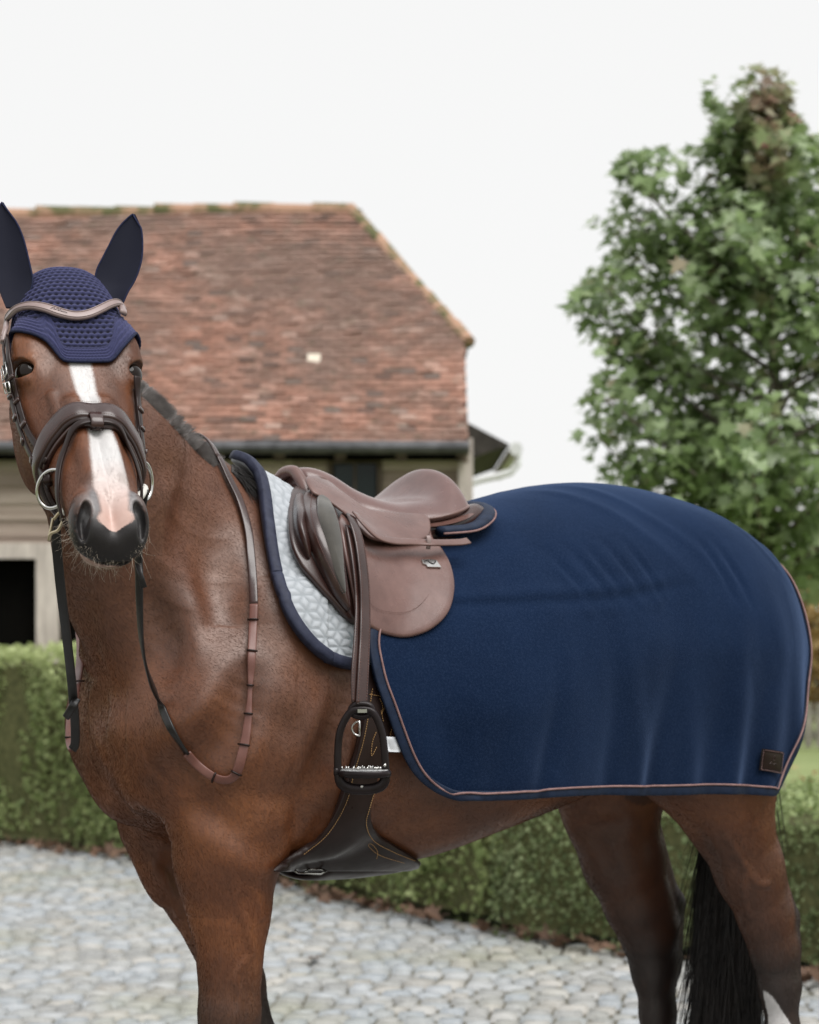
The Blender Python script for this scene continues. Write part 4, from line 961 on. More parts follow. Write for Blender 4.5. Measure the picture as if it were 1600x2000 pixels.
def ring_patch(outline, off, th, n=110, rings=14, centre=None, fn=None, dome=0.0, mir=False, jitter=None):
    """disc-like slab on the surface from a closed photo outline; off may be f(x, y, r)"""
    O = smooth_path(outline, n, True); c = np.mean(O, 0) if centre is None else np.array(centre, float)
    rr = np.r_[np.linspace(.08, .9, rings - 3), .955, .985, 1.0]
    Pp = c + (O - c)[None] * rr[:, None, None]; X, Y = Pp[..., 0].ravel(), Pp[..., 1].ravel(); R = np.repeat(rr, n)
    o = off(X, Y, R) if callable(off) else np.full(len(X), off)
    o = o + dome * (1 - R**2)
    P = hit(np.stack([X, Y], 1), o, fn); Nn = normals(P, fn)
    cp = hit(c[None], (off(c[:1], c[1:], np.zeros(1)) if callable(off) else off) + dome, fn); cn = normals(cp, fn)
    k = len(rr); P = P.reshape(k, n, 3); Nn = Nn.reshape(k, n, 3)
    rim = np.zeros(k); rim[-1] = .5; rim[-2] = .14; rim[-3] = .02
    top = P - Nn * (th * rim)[:, None, None]; b1 = P[-1] - Nn[-1] * th * .9; b2 = P[-4] - Nn[-4] * th
    V = np.concatenate([top.reshape(-1, 3), cp, b1, b2, cp - cn * th]); f = []
    for i in range(k - 1):
        for j in range(n): l = (j + 1) % n; f.append((i * n + j, i * n + l, (i + 1) * n + l, (i + 1) * n + j)[::-1])
    C0 = k * n; B1 = C0 + 1; B2 = B1 + n; CB = B2 + n
    for j in range(n):
        l = (j + 1) % n; f.append((C0, l, j)[::-1] if False else (C0, j, l)); f.append(((k - 1) * n + j, (k - 1) * n + l, B1 + l, B1 + j)[::-1]); f.append((B1 + j, B1 + l, B2 + l, B2 + j)[::-1]); f.append((CB, B2 + l, B2 + j))
    if mir: V = mirror(V); f = [q[::-1] for q in f]
    return V, f
def add_patch(name, mat, parent, *a, both=False, **k):
    V, f = ring_patch(*a, **k); mb = MB(); mb.add(V, f)
    o = mb.build(name, mat, parent, True)
    if both: mb = MB(); mb.add(mirror(V), [q[::-1] for q in f]); mb.build(name, mat, parent, True)
    return o
def add_strap(name, mat, parent, pts, off, width, th, n=40, fn=None, both=False, closed=False, P=None, Nn=None):
    if P is None:
        sp = smooth_path(pts, n, closed); o = np.interp(np.linspace(0, 1, n), np.linspace(0, 1, len(off)), off) if np.ndim(off) else off
        P = hit(sp, o, fn); Nn = normals(P, fn)
        for _ in range(2): P[1:-1] = (P[:-2] + 2 * P[1:-1] + P[2:]) / 4
    V, f = strap(P, Nn, width, th, closed); o = mobj(name, V, f, mat, parent, True)
    if both: mobj(name, mirror(V), [q[::-1] for q in f], mat, parent, True)
    return o, P, Nn
def stitches(name, mat, parent, pts, off, pitch=.0042, r=.0006, fn=None, P=None, both=False):
    if P is None:
        sp = smooth_path(pts, 60); P = hit(sp, off, fn)
    L = np.r_[0, np.cumsum(np.linalg.norm(np.diff(P, axis=0), axis=1))]; k = int(L[-1] / pitch); mb = MB()
    for i in range(k):
        s = np.array([i * pitch, (i + .33) * pitch, (i + .66) * pitch]); q = np.stack([np.interp(s, L, P[:, c]) for c in range(3)], 1); mb.tube(q, [r * .7, r, r * .7], 5)
    V = np.concatenate(mb.v); o = mobj(name, V, mb.f, mat, parent, True)
    if both: mobj(name, mirror(V), mb.f, mat, parent, True)
    return o
def leather(name, c0, c1, rough=.36, grain=900, spec=.38, wear=None, coat=.28):
    m, t, b = nmat(name); n = noise(t, 13, 6, .7); n2 = noise(t, grain, 2)
    c = ramp(t, n, [(.3, c0), (.7, c1)]); t.links.new(c, b.inputs['Base Color'])
    t.links.new(ramp(t, noise(t, 22, 4), [(.3, (rough - .07,) * 3), (.7, (rough + .12,) * 3)]), b.inputs['Roughness'])
    b.inputs['Specular IOR Level'].default_value = spec; b.inputs['Coat Weight'].default_value = coat; b.inputs['Coat Roughness'].default_value = .35
    bump(t, b, n2, .12, .0006); bump(t, b, noise(t, 30, 3), .10, .004); return m
M['leather'] = leather('mauve_brown_leather', (.085, .040, .032), (.150, .080, .067), .28)
M['leather_seat'] = leather('worn_seat_leather', (.085, .040, .034), (.13, .067, .058), .20, coat=.4)
M['leather_dark'] = leather('dark_havana_leather', (.010, .005, .004), (.022, .011, .009), .34, spec=.22, coat=.03)
M['leather_mid'] = leather('havana_leather', (.022, .0090, .0072), (.044, .019, .015), .24, spec=.45)
M['leather_rein'] = leather('reddish_rein_leather', (.10, .036, .026), (.15, .060, .045), .45)
M['leather_brow'] = leather('taupe_browband_leather', (.19, .135, .125), (.27, .20, .19), .38)
M['leather_black'] = leather('black_rein_rubber', (.005, .0045, .0045), (.012, .010, .010), .45, spec=.3)
M['suede'] = vary('grey_suede_patch', ((.035, .032, .028), (.085, .078, .068)), 16, .85, ((300, .3, .001),), .2, sheen=.3)
M['steel'] = vary('stainless_steel', ((.45, .44, .42), (.65, .64, .62)), 20, .22, metal=1)
M['black_metal'] = vary('black_brown_stirrup_metal', ((.010, .007, .007), (.022, .016, .017)), 20, .28, metal=.2)
M['thread'] = vary('amber_thread', ((.40, .22, .08), (.55, .33, .14)), 50, .7)
M['thread_dark'] = vary('brown_thread', ((.09, .045, .038), (.12, .06, .05)), 50, .7)
M['white_label'] = vary('white_woven_label', ((.55, .57, .60), (.75, .76, .78)), 60, .8)
# ---- saddle pad: sheet wrapped over the back, (u, alpha) around the trunk axis
ZC = 1.30
def wrap(u, al, off, fn=None):
    fn = fn or body_f; u, al = np.broadcast_arrays(u, al); sh = u.shape; u = u.ravel(); al = al.ravel(); off = np.broadcast_to(off, sh).ravel()
    lo = np.full(len(u), .02); hi = np.full(len(u), .75)
    for _ in range(22):
        mid = (lo + hi) / 2; P = W(u, mid * np.sin(al), ZC + mid * np.cos(al)); ins = fn(P) < off; lo = np.where(ins, mid, lo); hi = np.where(ins, hi, mid)
    return W(u, hi * np.sin(al), ZC + hi * np.cos(al)).reshape(sh + (3,))
def ua(P):
    u, v, z = toB(P); return u, np.arctan2(v, z - ZC)
def pad():
    r = thing('saddle_pad', 'pale grey quilted saddle pad with navy binding under the saddle', 'saddle pad', tuple(W(0, 0, 1.6)))
    edge = [(490, 906), (503, 924), (512, 960), (519, 1020), (533, 1110), (558, 1190), (597, 1248), (640, 1283), (672, 1295), (700, 1298)]
    Pe = hit(smooth_path(edge, 60), .019, horse_f); u_, a_ = ua(Pe); a_ = np.maximum.accumulate(a_); a_[0] = 0
    am = a_[-1]; aa = am * np.sin(np.linspace(0, 1, 70) * math.pi / 2); uf = np.interp(aa, a_ + np.arange(len(a_)) * 1e-6, u_)
    aa = am * np.sin(np.linspace(0, 1, 130) * math.pi / 2); uf = np.interp(aa, a_ + np.arange(len(a_)) * 1e-6, u_); al = np.r_[-aa[::-1], aa[1:]]; uf = np.r_[uf[::-1] - .11 * np.clip(aa[::-1] / .12, 0, 1), uf[1:]]; ur = -.24 + .20 * (np.abs(al) / am)**6
    s = np.linspace(0, 1, 70)**1.0; U = uf[:, None] + (ur - uf)[:, None] * s[None]; A = np.repeat(al[:, None], 70, 1)
    NR = 150; s = np.linspace(0, 1, NR); U = uf[:, None] + (ur - uf)[:, None] * s[None]; A = np.repeat(al[:, None], NR, 1)
    G = wrap(U, A, .019, horse_f); Nn = normals(G, horse_f, .02)
    # tumbling-block quilting: hexagons each split in three lozenges, stitched in
    a_h = .0225; X_ = U; Y_ = A * .36; hx = a_h * 1.5; hy = a_h * math.sqrt(3); best = np.full(U.shape, 9.0); DX = 0 * U; DY = 0 * U
    for sh in (0, 1):
        cx = np.round((X_ - sh * hx) / (2 * hx)) * 2 * hx + sh * hx; cy = np.round((Y_ - sh * hy / 2) / hy) * hy + sh * hy / 2; dd = np.hypot(X_ - cx, Y_ - cy); m = dd < best; best = np.where(m, dd, best); DX = np.where(m, X_ - cx, DX); DY = np.where(m, Y_ - cy, DY)
    ap = a_h * math.sqrt(3) / 2; dh = np.min([ap - np.abs(DX * math.cos(q) + DY * math.sin(q)) for q in np.radians([30, 90, 150])], 0)
    ds = np.full(U.shape, 9.0)
    for q in np.radians([0, 120, 240]): al_ = DX * math.cos(q) + DY * math.sin(q); ds = np.minimum(ds, np.where(al_ > 0, np.abs(-DX * math.sin(q) + DY * math.cos(q)), 9))
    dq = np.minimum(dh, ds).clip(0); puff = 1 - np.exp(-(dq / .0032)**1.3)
    G = G + Nn * ((.0030 * puff - .0022) * np.clip((s[None] * np.abs(uf - ur)[:, None] - .012) / .01, 0, 1))[..., None]
    V, f = sheet(G, Nn, .012)
    # quilting in surface metres
    su = U; sv = A * .36; m, t, b = nmat('quilted_cotton'); q = attr(t, 'quilt')
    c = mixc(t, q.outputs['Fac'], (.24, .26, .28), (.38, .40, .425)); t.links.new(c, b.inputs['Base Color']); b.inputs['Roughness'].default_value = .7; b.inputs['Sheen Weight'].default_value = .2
    bump(t, b, noise(t, 900, 2), .2, .0005); M['quilt'] = m
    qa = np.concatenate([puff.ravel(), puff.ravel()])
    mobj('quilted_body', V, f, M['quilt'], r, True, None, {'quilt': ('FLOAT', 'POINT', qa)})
    M['navy_bind'] = vary('navy_binding_tape', ((.012, .014, .030), (.030, .034, .060)), 60, .6, ((700, .3, .0006),))
    B = G[:, 0] ; bn = Nn[:, 0]; inw = G[:, 2] - G[:, 0]; inw /= np.linalg.norm(inw, axis=1)[:, None] + 1e-9
    V, f = strap(B + inw * .005, bn, .021, .018); mobj('binding', V, f, M['navy_bind'], r, True)
    lb = add_patch('label', vary('grey_print_label', ((.16, .19, .20), (.25, .28, .30)), 90, .8), r, [(681, 1236), (690, 1235), (691, 1262), (682, 1262)], .0185, .002, n=24, rings=6, fn=body_f)
    wt = add_patch('white_tab', M['white_label'], r, [(722, 1238), (744, 1236), (748, 1256), (724, 1260)], .020, .003, n=24, rings=6, fn=body_f)
pad()
# ---- quarter sheet
def sheet_blanket():
    r = thing('quarter_sheet', 'navy fleece quarter sheet with thin tan piping over the croup', 'horse blanket', tuple(W(-.6, 0, 1.66)))
    nu, nq = 190, 90
    ug = np.linspace(.10, -1.05, 70); al = np.radians(np.linspace(0, 150, 90))
    PG = wrap(ug[:, None], al[None], np.where(ug > -.3, .026, np.where(ug > -.4, .019, .013))[:, None], chunked(lambda P: legs_sdf(P, body_sdf(P)))); ub, vb, zb = toB(PG)
    qs = np.linspace(0, 1, 120); PV = np.zeros((70, 120)); PZ = np.zeros((70, 120))
    def hem(u): return np.interp(u, [-1.1, -1.0, -.75, -.5, -.2, .1], [1.030, 1.032, 1.052, 1.062, 1.075, 1.08])
    for i in range(70):
        v, z = vb[i].copy(), zb[i].copy(); k = int(np.argmax(v)); vm = v[k]
        zz = np.concatenate([z[:k + 1], np.linspace(z[k], hem(ug[i]), 30)[1:]]); dz = (z[k] - zz[k + 1:])
        vv = np.concatenate([v[:k + 1], vm - .05 * dz - .10 * dz**2])
        L = np.r_[0, np.cumsum(np.hypot(np.diff(vv), np.diff(zz)))]; s = qs * L[-1]; PV[i] = np.interp(s, L, vv); PZ[i] = np.interp(s, L, zz)
    for _ in range(5): PZ[1:-1] = (PZ[:-2] + 2 * PZ[1:-1] + PZ[2:]) / 4
    for _ in range(5): PV[1:-1] = (PV[:-2] + 2 * PV[1:-1] + PV[2:]) / 4
    def G(u, q):
        uc = np.maximum(u, -1.05); fi = (.10 - uc) / 1.15 * 69; i0 = np.clip(fi.astype(int), 0, 68); fr = fi - i0; qi = np.clip(q * 119, 0, 118.999); j0 = qi.astype(int); fq = qi - j0
        def bl(A): return (A[i0, j0] * (1 - fr) + A[i0 + 1, j0] * fr) * (1 - fq) + (A[i0, j0 + 1] * (1 - fr) + A[i0 + 1, j0 + 1] * fr) * fq
        v, z = bl(PV), bl(PZ); ex = np.maximum(-1.05 - u, 0)
        v = v * (1 - 2.0 * ex * (1 - .5 * q) - 9 * ex**2 * (1 - .7 * q)); z = z - (np.interp(ex, [0, .05, .10, .15, .20, .25], [0, .018, .046, .085, .13, .18])) * (1 - q)**1.2
        return v, z
    Q = np.linspace(0, 1, nq); c = np.linspace(0, 1, nu)
    # front edge seen from under the flap, rear edge round the buttock
    uf = np.interp(Q, [0, .25, .45, .60, .70, .80, .88, .93, .97, 1.0], [-.20, -.12, -.02, .035, .030, .005, -.020, -.040, -.070, -.125])
    ur = np.interp(Q, [0, .08, .2, .35, .5, .62, .75, .88, .95, 1.0], [-1.165, -1.195, -1.20, -1.185, -1.172, -1.155, -1.118, -1.062, -1.030, -.995])
    for _ in range(2): uf[1:-1] = (uf[:-2] + 2 * uf[1:-1] + uf[2:]) / 4; ur[1:-1] = (ur[:-2] + 2 * ur[1:-1] + ur[2:]) / 4
    U = uf[:, None] + (ur - uf)[:, None] * c[None]; QQ = np.repeat(Q[:, None], nu, 1)
    def fold(U, Q):
        d = 0 * U; s = lambda a, lo, hi: np.clip((a - lo) / (hi - lo), 0, 1)**1.5
        for u0, w_, a_, q0, sl in ((-.12, .035, -.009, .45, .05), (-.19, .03, .007, .5, .1), (-.345, .022, -.008, .42, .06), (-.40, .04, .006, .5, .0), (-.50, .03, -.009, .42, -.05), (-.56, .03, .008, .45, -.08), (-.66, .028, -.010, .5, .1), (-.74, .035, .010, .55, .05),
                                   (-.82, .030, -.012, .35, .10), (-.875, .026, .022, .38, .10), (-.93, .030, -.018, .35, .08), (-.985, .028, .014, .30, .05), (-1.03, .026, -.008, .3, .0), (-1.08, .022, .012, .3, -.05), (-1.12, .02, -.012, .35, -.05)):
            d += (.62 if u0 < -.8 else 1) * a_ * np.exp(-((U - u0 - sl * (Q - .7) - .012 * np.sin(Q * 9 + u0 * 40)) / (w_ * (1.35 if u0 < -.8 else 1)))**2) * s(Q, q0, 1.0)
        # horizontal crease where the seam crosses the flank, with little darts above
        cq = .49 + .02 * np.sin(U * 9); d += np.where(U > -.62, 1, np.exp(-((U + .62) / .1)**2)) * (-.0045 * np.exp(-((Q - cq) / .014)**2) + .004 * np.exp(-((Q - cq + .03) / .02)**2))
        for u0 in (-.47, -.52, -.56, -.61, -.66, -.86, -.90): d += -.006 * np.exp(-((U - u0 + (Q - .49) * .25) / .010)**2) * np.clip(1 - np.abs(Q - .43) / .11, 0, 1)
        # drape lines over the croup
        for u0, sl in ((-.62, .55), (-.70, .6), (-.95, .7), (-1.02, .5)): d += .0035 * np.exp(-((U - u0 + sl * (Q - .2)) / .018)**2) * np.clip((Q - .03) / .1, 0, 1) * np.clip((.5 - Q) / .2, 0, 1)
        d += .0016 * np.sin(U * 27 + Q * 5 + 2 * np.sin(Q * 7 + U * 4)) * (.2 + Q) + .0008 * np.sin(U * 11 + Q * 23)
        d += .02 * s(Q, .6, 1) * (U < -1.0) * (-1.0 - U) / .2
        return d
    def near(U, QQ, extra=0.0, sgn=1):
        v, z = G(U, QQ); d = fold(U, QQ) + extra
        v = v + d * np.clip(QQ * 3, 0, 1); z = z + d * (1 - np.clip(QQ * 3, 0, 1)) + .003 * np.clip((QQ - .9) * 10, 0, 1) * np.sin(U * 13 + 1) 
        return W(U, sgn * v, z)
    Nn_ = near(U, QQ); Fr = near(U, QQ, 0, -1); Gd = np.concatenate([Fr[::-1], Nn_[1:]], 0)
    for sg_ in (1, -1):
        half = slice(nq - 1, None) if sg_ > 0 else slice(0, nq)
        for _ in range(5):
            F_ = horse_f(Gd[half]); push = np.clip(.009 - F_, 0, .03)
            for _k in range(4): push = np.maximum(push, .94 * np.maximum.reduce([np.roll(push, 1, 0), np.roll(push, -1, 0), np.roll(push, 1, 1), np.roll(push, -1, 1)])) if _k else push
            Gd[half] = Gd[half] + push[..., None] * (np.array([BL[0] * sg_, BL[1] * sg_, 0]) * .9 + np.array([0, 0, .25]))
    dU = np.gradient(Gd, axis=1); dQ = np.gradient(Gd, axis=0); nr = np.cross(dU, dQ); nr /= np.linalg.norm(nr, axis=2)[..., None] + 1e-9
    if np.median(nr[len(nr) * 3 // 4:, :, :] @ np.array([BL[0], BL[1], 0])) < 0: nr = -nr
    V, f = sheet(Gd, nr, .006)
    m, t, b = nmat('navy_fleece'); n = noise(t, 3.5, 5, .6); n2 = noise(t, 300, 4, .7); n3 = noise(t, 30, 4, .6)
    cc = ramp(t, n, [(.3, (.0036, .0092, .025)), (.7, (.0062, .0150, .040))]); cc = mixc(t, ramp(t, n2, [(.45, (0, 0, 0)), (.8, (.6, .6, .6))]), cc, (.020, .034, .072))
    t.links.new(cc, b.inputs['Base Color']); b.inputs['Roughness'].default_value = .95; b.inputs['Specular IOR Level'].default_value = .04
    b.inputs['Sheen Weight'].default_value = .32; b.inputs['Sheen Roughness'].default_value = .40; b.inputs['Sheen Tint'].default_value = (.30, .44, .78, 1)
    bump(t, b, n2, .35, .0016); bump(t, b, n3, .25, .003); M['fleece'] = m
    mobj('fleece_sheet', V, f, M['fleece'], r, True)
    # edge binding and piping run round the whole open edge on both sides
    a = len(Gd)
    path = [(i, 0) for i in range(0, a)] + [(a - 1, j) for j in range(1, nu)] + [(i, nu - 1) for i in range(a - 2, -1, -1)] + [(0, j) for j in range(nu - 2, 0, -1)]
    ii = np.array([p[0] for p in path]); jj = np.array([p[1] for p in path]); E = Gd[ii, jj]; EN = nr[ii, jj]
    I3 = np.where(jj == 0, 3, np.where(jj == nu - 1, nu - 4, jj)); R3 = np.where(ii == 0, 3, np.where(ii == a - 1, a - 4, ii)); inw = Gd[R3, I3] - E; inw -= EN * (inw * EN).sum(1)[:, None]; inw /= np.linalg.norm(inw, axis=1)[:, None] + 1e-9
    for _ in range(12): inw = (np.roll(inw, 1, 0) + 2 * inw + np.roll(inw, -1, 0)) / 4
    for _ in range(12): EN = (np.roll(EN, 1, 0) + 2 * EN + np.roll(EN, -1, 0)) / 4
    Bp = E + inw * .0075 + EN * .0025
    for _ in range(10): Bp = (np.roll(Bp, 1, 0) + 2 * Bp + np.roll(Bp, -1, 0)) / 4
    V, f = strap(Bp, EN, .0185, .007, True); M['navy_tape'] = vary('navy_satin_tape', ((.004, .009, .024), (.009, .018, .042)), 60, .6, ((900, .3, .0005),)); mobj('binding', V, f, M['navy_tape'], r, True)
    Pp = E + inw * .0185 + EN * .0068
    for _ in range(5): Pp = (np.roll(Pp, 1, 0) + 2 * Pp + np.roll(Pp, -1, 0)) / 4
    M['piping'] = vary('tan_mauve_piping', ((.16, .09, .085), (.25, .15, .14)), 60, .6); V, f = tube(Pp, .0021, 8, False, True); mobj('piping', V, f, M['piping'], r, True)
    # leather patch on the rear corner
    def on(u, q, ex): return near(np.array(u), np.array(q), ex)
    gu, gq = np.meshgrid(np.linspace(-.85, -1.12, 90), np.linspace(.75, 1, 80), indexing='ij'); gp = near(gu, gq, 0.0); gx = 800 + gp[..., 0] / gp[..., 1] * FP; gy = HZ - (gp[..., 2] - CAMH) / gp[..., 1] * FP
    def fuq(x, y): k = np.argmin((gx - x)**2 + (gy - y)**2); return gu.flat[k], gq.flat[k]
    cs_ = [fuq(*c_) for c_ in ((1481, 1461), (1524, 1468), (1520, 1512), (1477, 1504))]; a_, b_ = np.meshgrid(np.linspace(0, 1, 8), np.linspace(0, 1, 7), indexing='ij')
    UU = (1 - a_) * ((1 - b_) * cs_[0][0] + b_ * cs_[3][0]) + a_ * ((1 - b_) * cs_[1][0] + b_ * cs_[2][0]); Q2 = (1 - a_) * ((1 - b_) * cs_[0][1] + b_ * cs_[3][1]) + a_ * ((1 - b_) * cs_[1][1] + b_ * cs_[2][1]); Gp = near(UU, Q2, .004)
    flat = Gp.reshape(-1, 3); c0 = flat.mean(0); _, _, vt = np.linalg.svd(flat - c0); pn = vt[2]; pn = pn if pn @ np.array([BL[0], BL[1], 0]) > 0 else -pn
    Gp = Gp + project(horse_f, Gp.reshape(-1, 3), .012, 2).reshape(Gp.shape) * 0 + 0; Gp = Gp - .6 * (((Gp - c0) @ pn)[..., None] * pn) + pn * .005
    V, f = sheet(Gp, np.broadcast_to(pn, Gp.shape), .004); pt_ = mobj('leather_patch', V, f, M['leather_dark'], r, True)
    bd = np.concatenate([Gp[0, :], Gp[1:, -1], Gp[-1, ::-1][1:], Gp[::-1, 0][1:]]); bd = c0 + pn * .0062 + (bd - c0 - pn * .006) * .90
    mb = MB()
    L = np.r_[0, np.cumsum(np.linalg.norm(np.diff(bd, axis=0), axis=1))]
    for i in range(int(L[-1] / .004)):
        s = np.array([i, i + .6]) * .004; q = np.stack([np.interp(s, L, bd[:, k]) for k in range(3)], 1); mb.tube(q, .0006, 5)
    mb.build('stitching', M['piping'], pt_, True)
    ax = (Gp[-1, 3] - Gp[0, 3]); ax /= np.linalg.norm(ax); ay = np.cross(pn, ax); ay = ay if ay[2] > 0 else -ay; ax = -ax if ax[0] < 0 else ax; cc_ = c0 + pn * .0068
    em = MB(); em.tube(smooth_path([cc_ + ax * -.012 - ay * .006, cc_ + ax * -.006 - ay * .002, cc_ - ay * .006, cc_ + ax * .006 - ay * .003, cc_ + ax * .013 - ay * .006], 20), .0007, 5)
    em.tube(smooth_path([cc_ - ax * .003 + ay * .003, cc_ + ay * .012, cc_ + ax * .003 + ay * .003, cc_ - ax * .003 + ay * .003], 16), .0006, 5); em.build('embossed_mark', M['leather_mid'], pt_, True)
    # white care label at the front edge
    k = int(np.argmin(np.abs(Q - .845))); e0 = Nn_[k, 0]; d_ = (Nn_[k, 0] - Nn_[k, 4]); d_ /= np.linalg.norm(d_); dn = Nn_[k + 2, 0] - Nn_[k - 2, 0]; dn /= np.linalg.norm(dn)
    nn_ = np.cross(d_, dn); nn_ = nn_ if nn_ @ np.array([BL[0], BL[1], 0]) > 0 else -nn_
    a_, b_ = np.meshgrid(np.linspace(-.004, .024, 6), np.linspace(0, .030, 6), indexing='ij'); Gl = e0 - nn_ * .001 + d_ * a_[..., None] + dn * b_[..., None] + nn_ * (.0025 * np.sin(a_ * 190))[..., None]
    V, f = sheet(Gl, np.broadcast_to(nn_, Gl.shape), .0012); mobj('care_label', V, f, M['white_label'], r, True)
sheet_blanket()
# ---- girth
def girth():
    r = thing('girth', 'wide dark brown leather belly girth with amber stitching', 'girth', tuple(W(0, .2, .93)))
    yv = np.array([1225, 1300, 1345, 1400, 1480, 1545, 1590, 1630, 1655, 1675, 1690, 1702])
    xl = np.array([716, 716, 715, 712, 696, 675, 655, 625, 600, 575, 556, 540]); xr = np.array([762, 772, 782, 770, 752, 734, 724, 736, 768, 800, 824, 824])
    Y = np.concatenate([np.linspace(1225, 1640, 46), np.linspace(1646, 1706, 26)]); Xl = np.interp(Y, yv, xl); Xr = np.interp(Y, yv, xr); s = np.linspace(0, 1, 44)
    for _ in range(4): Xl[1:-1] = (Xl[:-2] + 2 * Xl[1:-1] + Xl[2:]) / 4; Xr[1:-1] = (Xr[:-2] + 2 * Xr[1:-1] + Xr[2:]) / 4
    Pp = np.stack([Xl[:, None] + (Xr - Xl)[:, None] * s[None], np.repeat(Y[:, None], 44, 1)], -1)
    P = hit(Pp.reshape(-1, 2), .017).reshape(len(Y), 44, 3); Nn = normals(P)
    V, f = sheet(P, Nn, .014); mobj('near_side', V, f, M['leather_dark'], r, True)
    P2 = mirror(P); V2, f2 = sheet(P2[:-16, 22:][:, ::-1], mirror_n(Nn)[:-16, 22:][:, ::-1], .014); mobj('far_side', V2, f2, M['leather_dark'], r, True)
    # under the belly, joining the two sides
    a, b = P[-3], P2[-3]; a = a[16:]; b = b[16:]; t_ = np.linspace(0, 1, 22)[:, None, None]; q = a[None] * (1 - t_) + b[None] * t_
    q = project(horse_f, q.reshape(-1, 3), .017, 3).reshape(22, 28, 3); V, f = sheet(q, normals(q), .014); mobj('belly_panel', V, f, M['leather_dark'], r, True)
    stitches('stitching', M['thread'], r, [(728, 1345), (712, 1440), (692, 1510), (676, 1570), (640, 1630), (590, 1672)], .0185)
    stitches('stitching', M['thread'], r, [(733, 1545), (722, 1580), (716, 1610), (730, 1642), (770, 1665), (812, 1682)], .0185)
    stitches('stitching', M['thread'], r, [(722, 1356), (745, 1360), (772, 1366)], .0185)
    stitches('stitching', M['thread'], r, [(742, 1364), (748, 1380), (745, 1395), (757, 1368)], .0185); stitches('stitching', M['thread'], r, [(745, 1388), (750, 1415)], .0185)
    stitches('stitching', M['thread'], r, [(735, 1430), (728, 1448), (726, 1476), (738, 1455)], .0185); stitches('stitching', M['thread'], r, [(768, 1410), (757, 1465)], .0185)
    stitches('stitching', M['thread'], r, [(790, 1686), (745, 1672), (722, 1655), (722, 1648), (730, 1652), (738, 1665), (735, 1680)], .0185)
    # dee ring and belly clip
    c = hit([(697, 1423)], .024)[0]; n_ = normals(c[None])[0]; T_, A_, B_ = frames(np.array([c, c + n_ * .01]));
    th = np.linspace(-math.pi / 2 * 1.0, math.pi / 2, 14); ex = np.array([1., 0, 0]); ez = np.array([0, 0, 1.])
    pts = [c + ex * (.005) + ez * .0125, *[c + ex * (.005 - .0135 * math.cos(a_)) + ez * .0125 * math.sin(-a_ + 0) * -1 for a_ in th[::-1]], c + ex * .005 - ez * .0125]
    mb = MB(); mb.tube(np.array(pts), .0018, 8, False, True); mb.build('dee_ring', M['steel'], r, True)
    c = hit([(605, 1699)], .022)[0]; mb = MB(); mb.tube(c + np.array([(-.03, 0, 0), (-.02, -.012, -.004), (.02, -.012, -.006), (.03, 0, -.002), (.02, .012, 0), (-.02, .012, 0)]), .0022, 8, False, True); mb.tube([c + (-.012, -.012, -.004), c + (.0, .012, 0)], .002, 8); mb.build('clip', M['steel'], r, True)
def mirror_n(Nn):
    L3 = np.array([BL[0], BL[1], 0]); return Nn - 2 * (Nn @ L3)[..., None] * L3
girth()
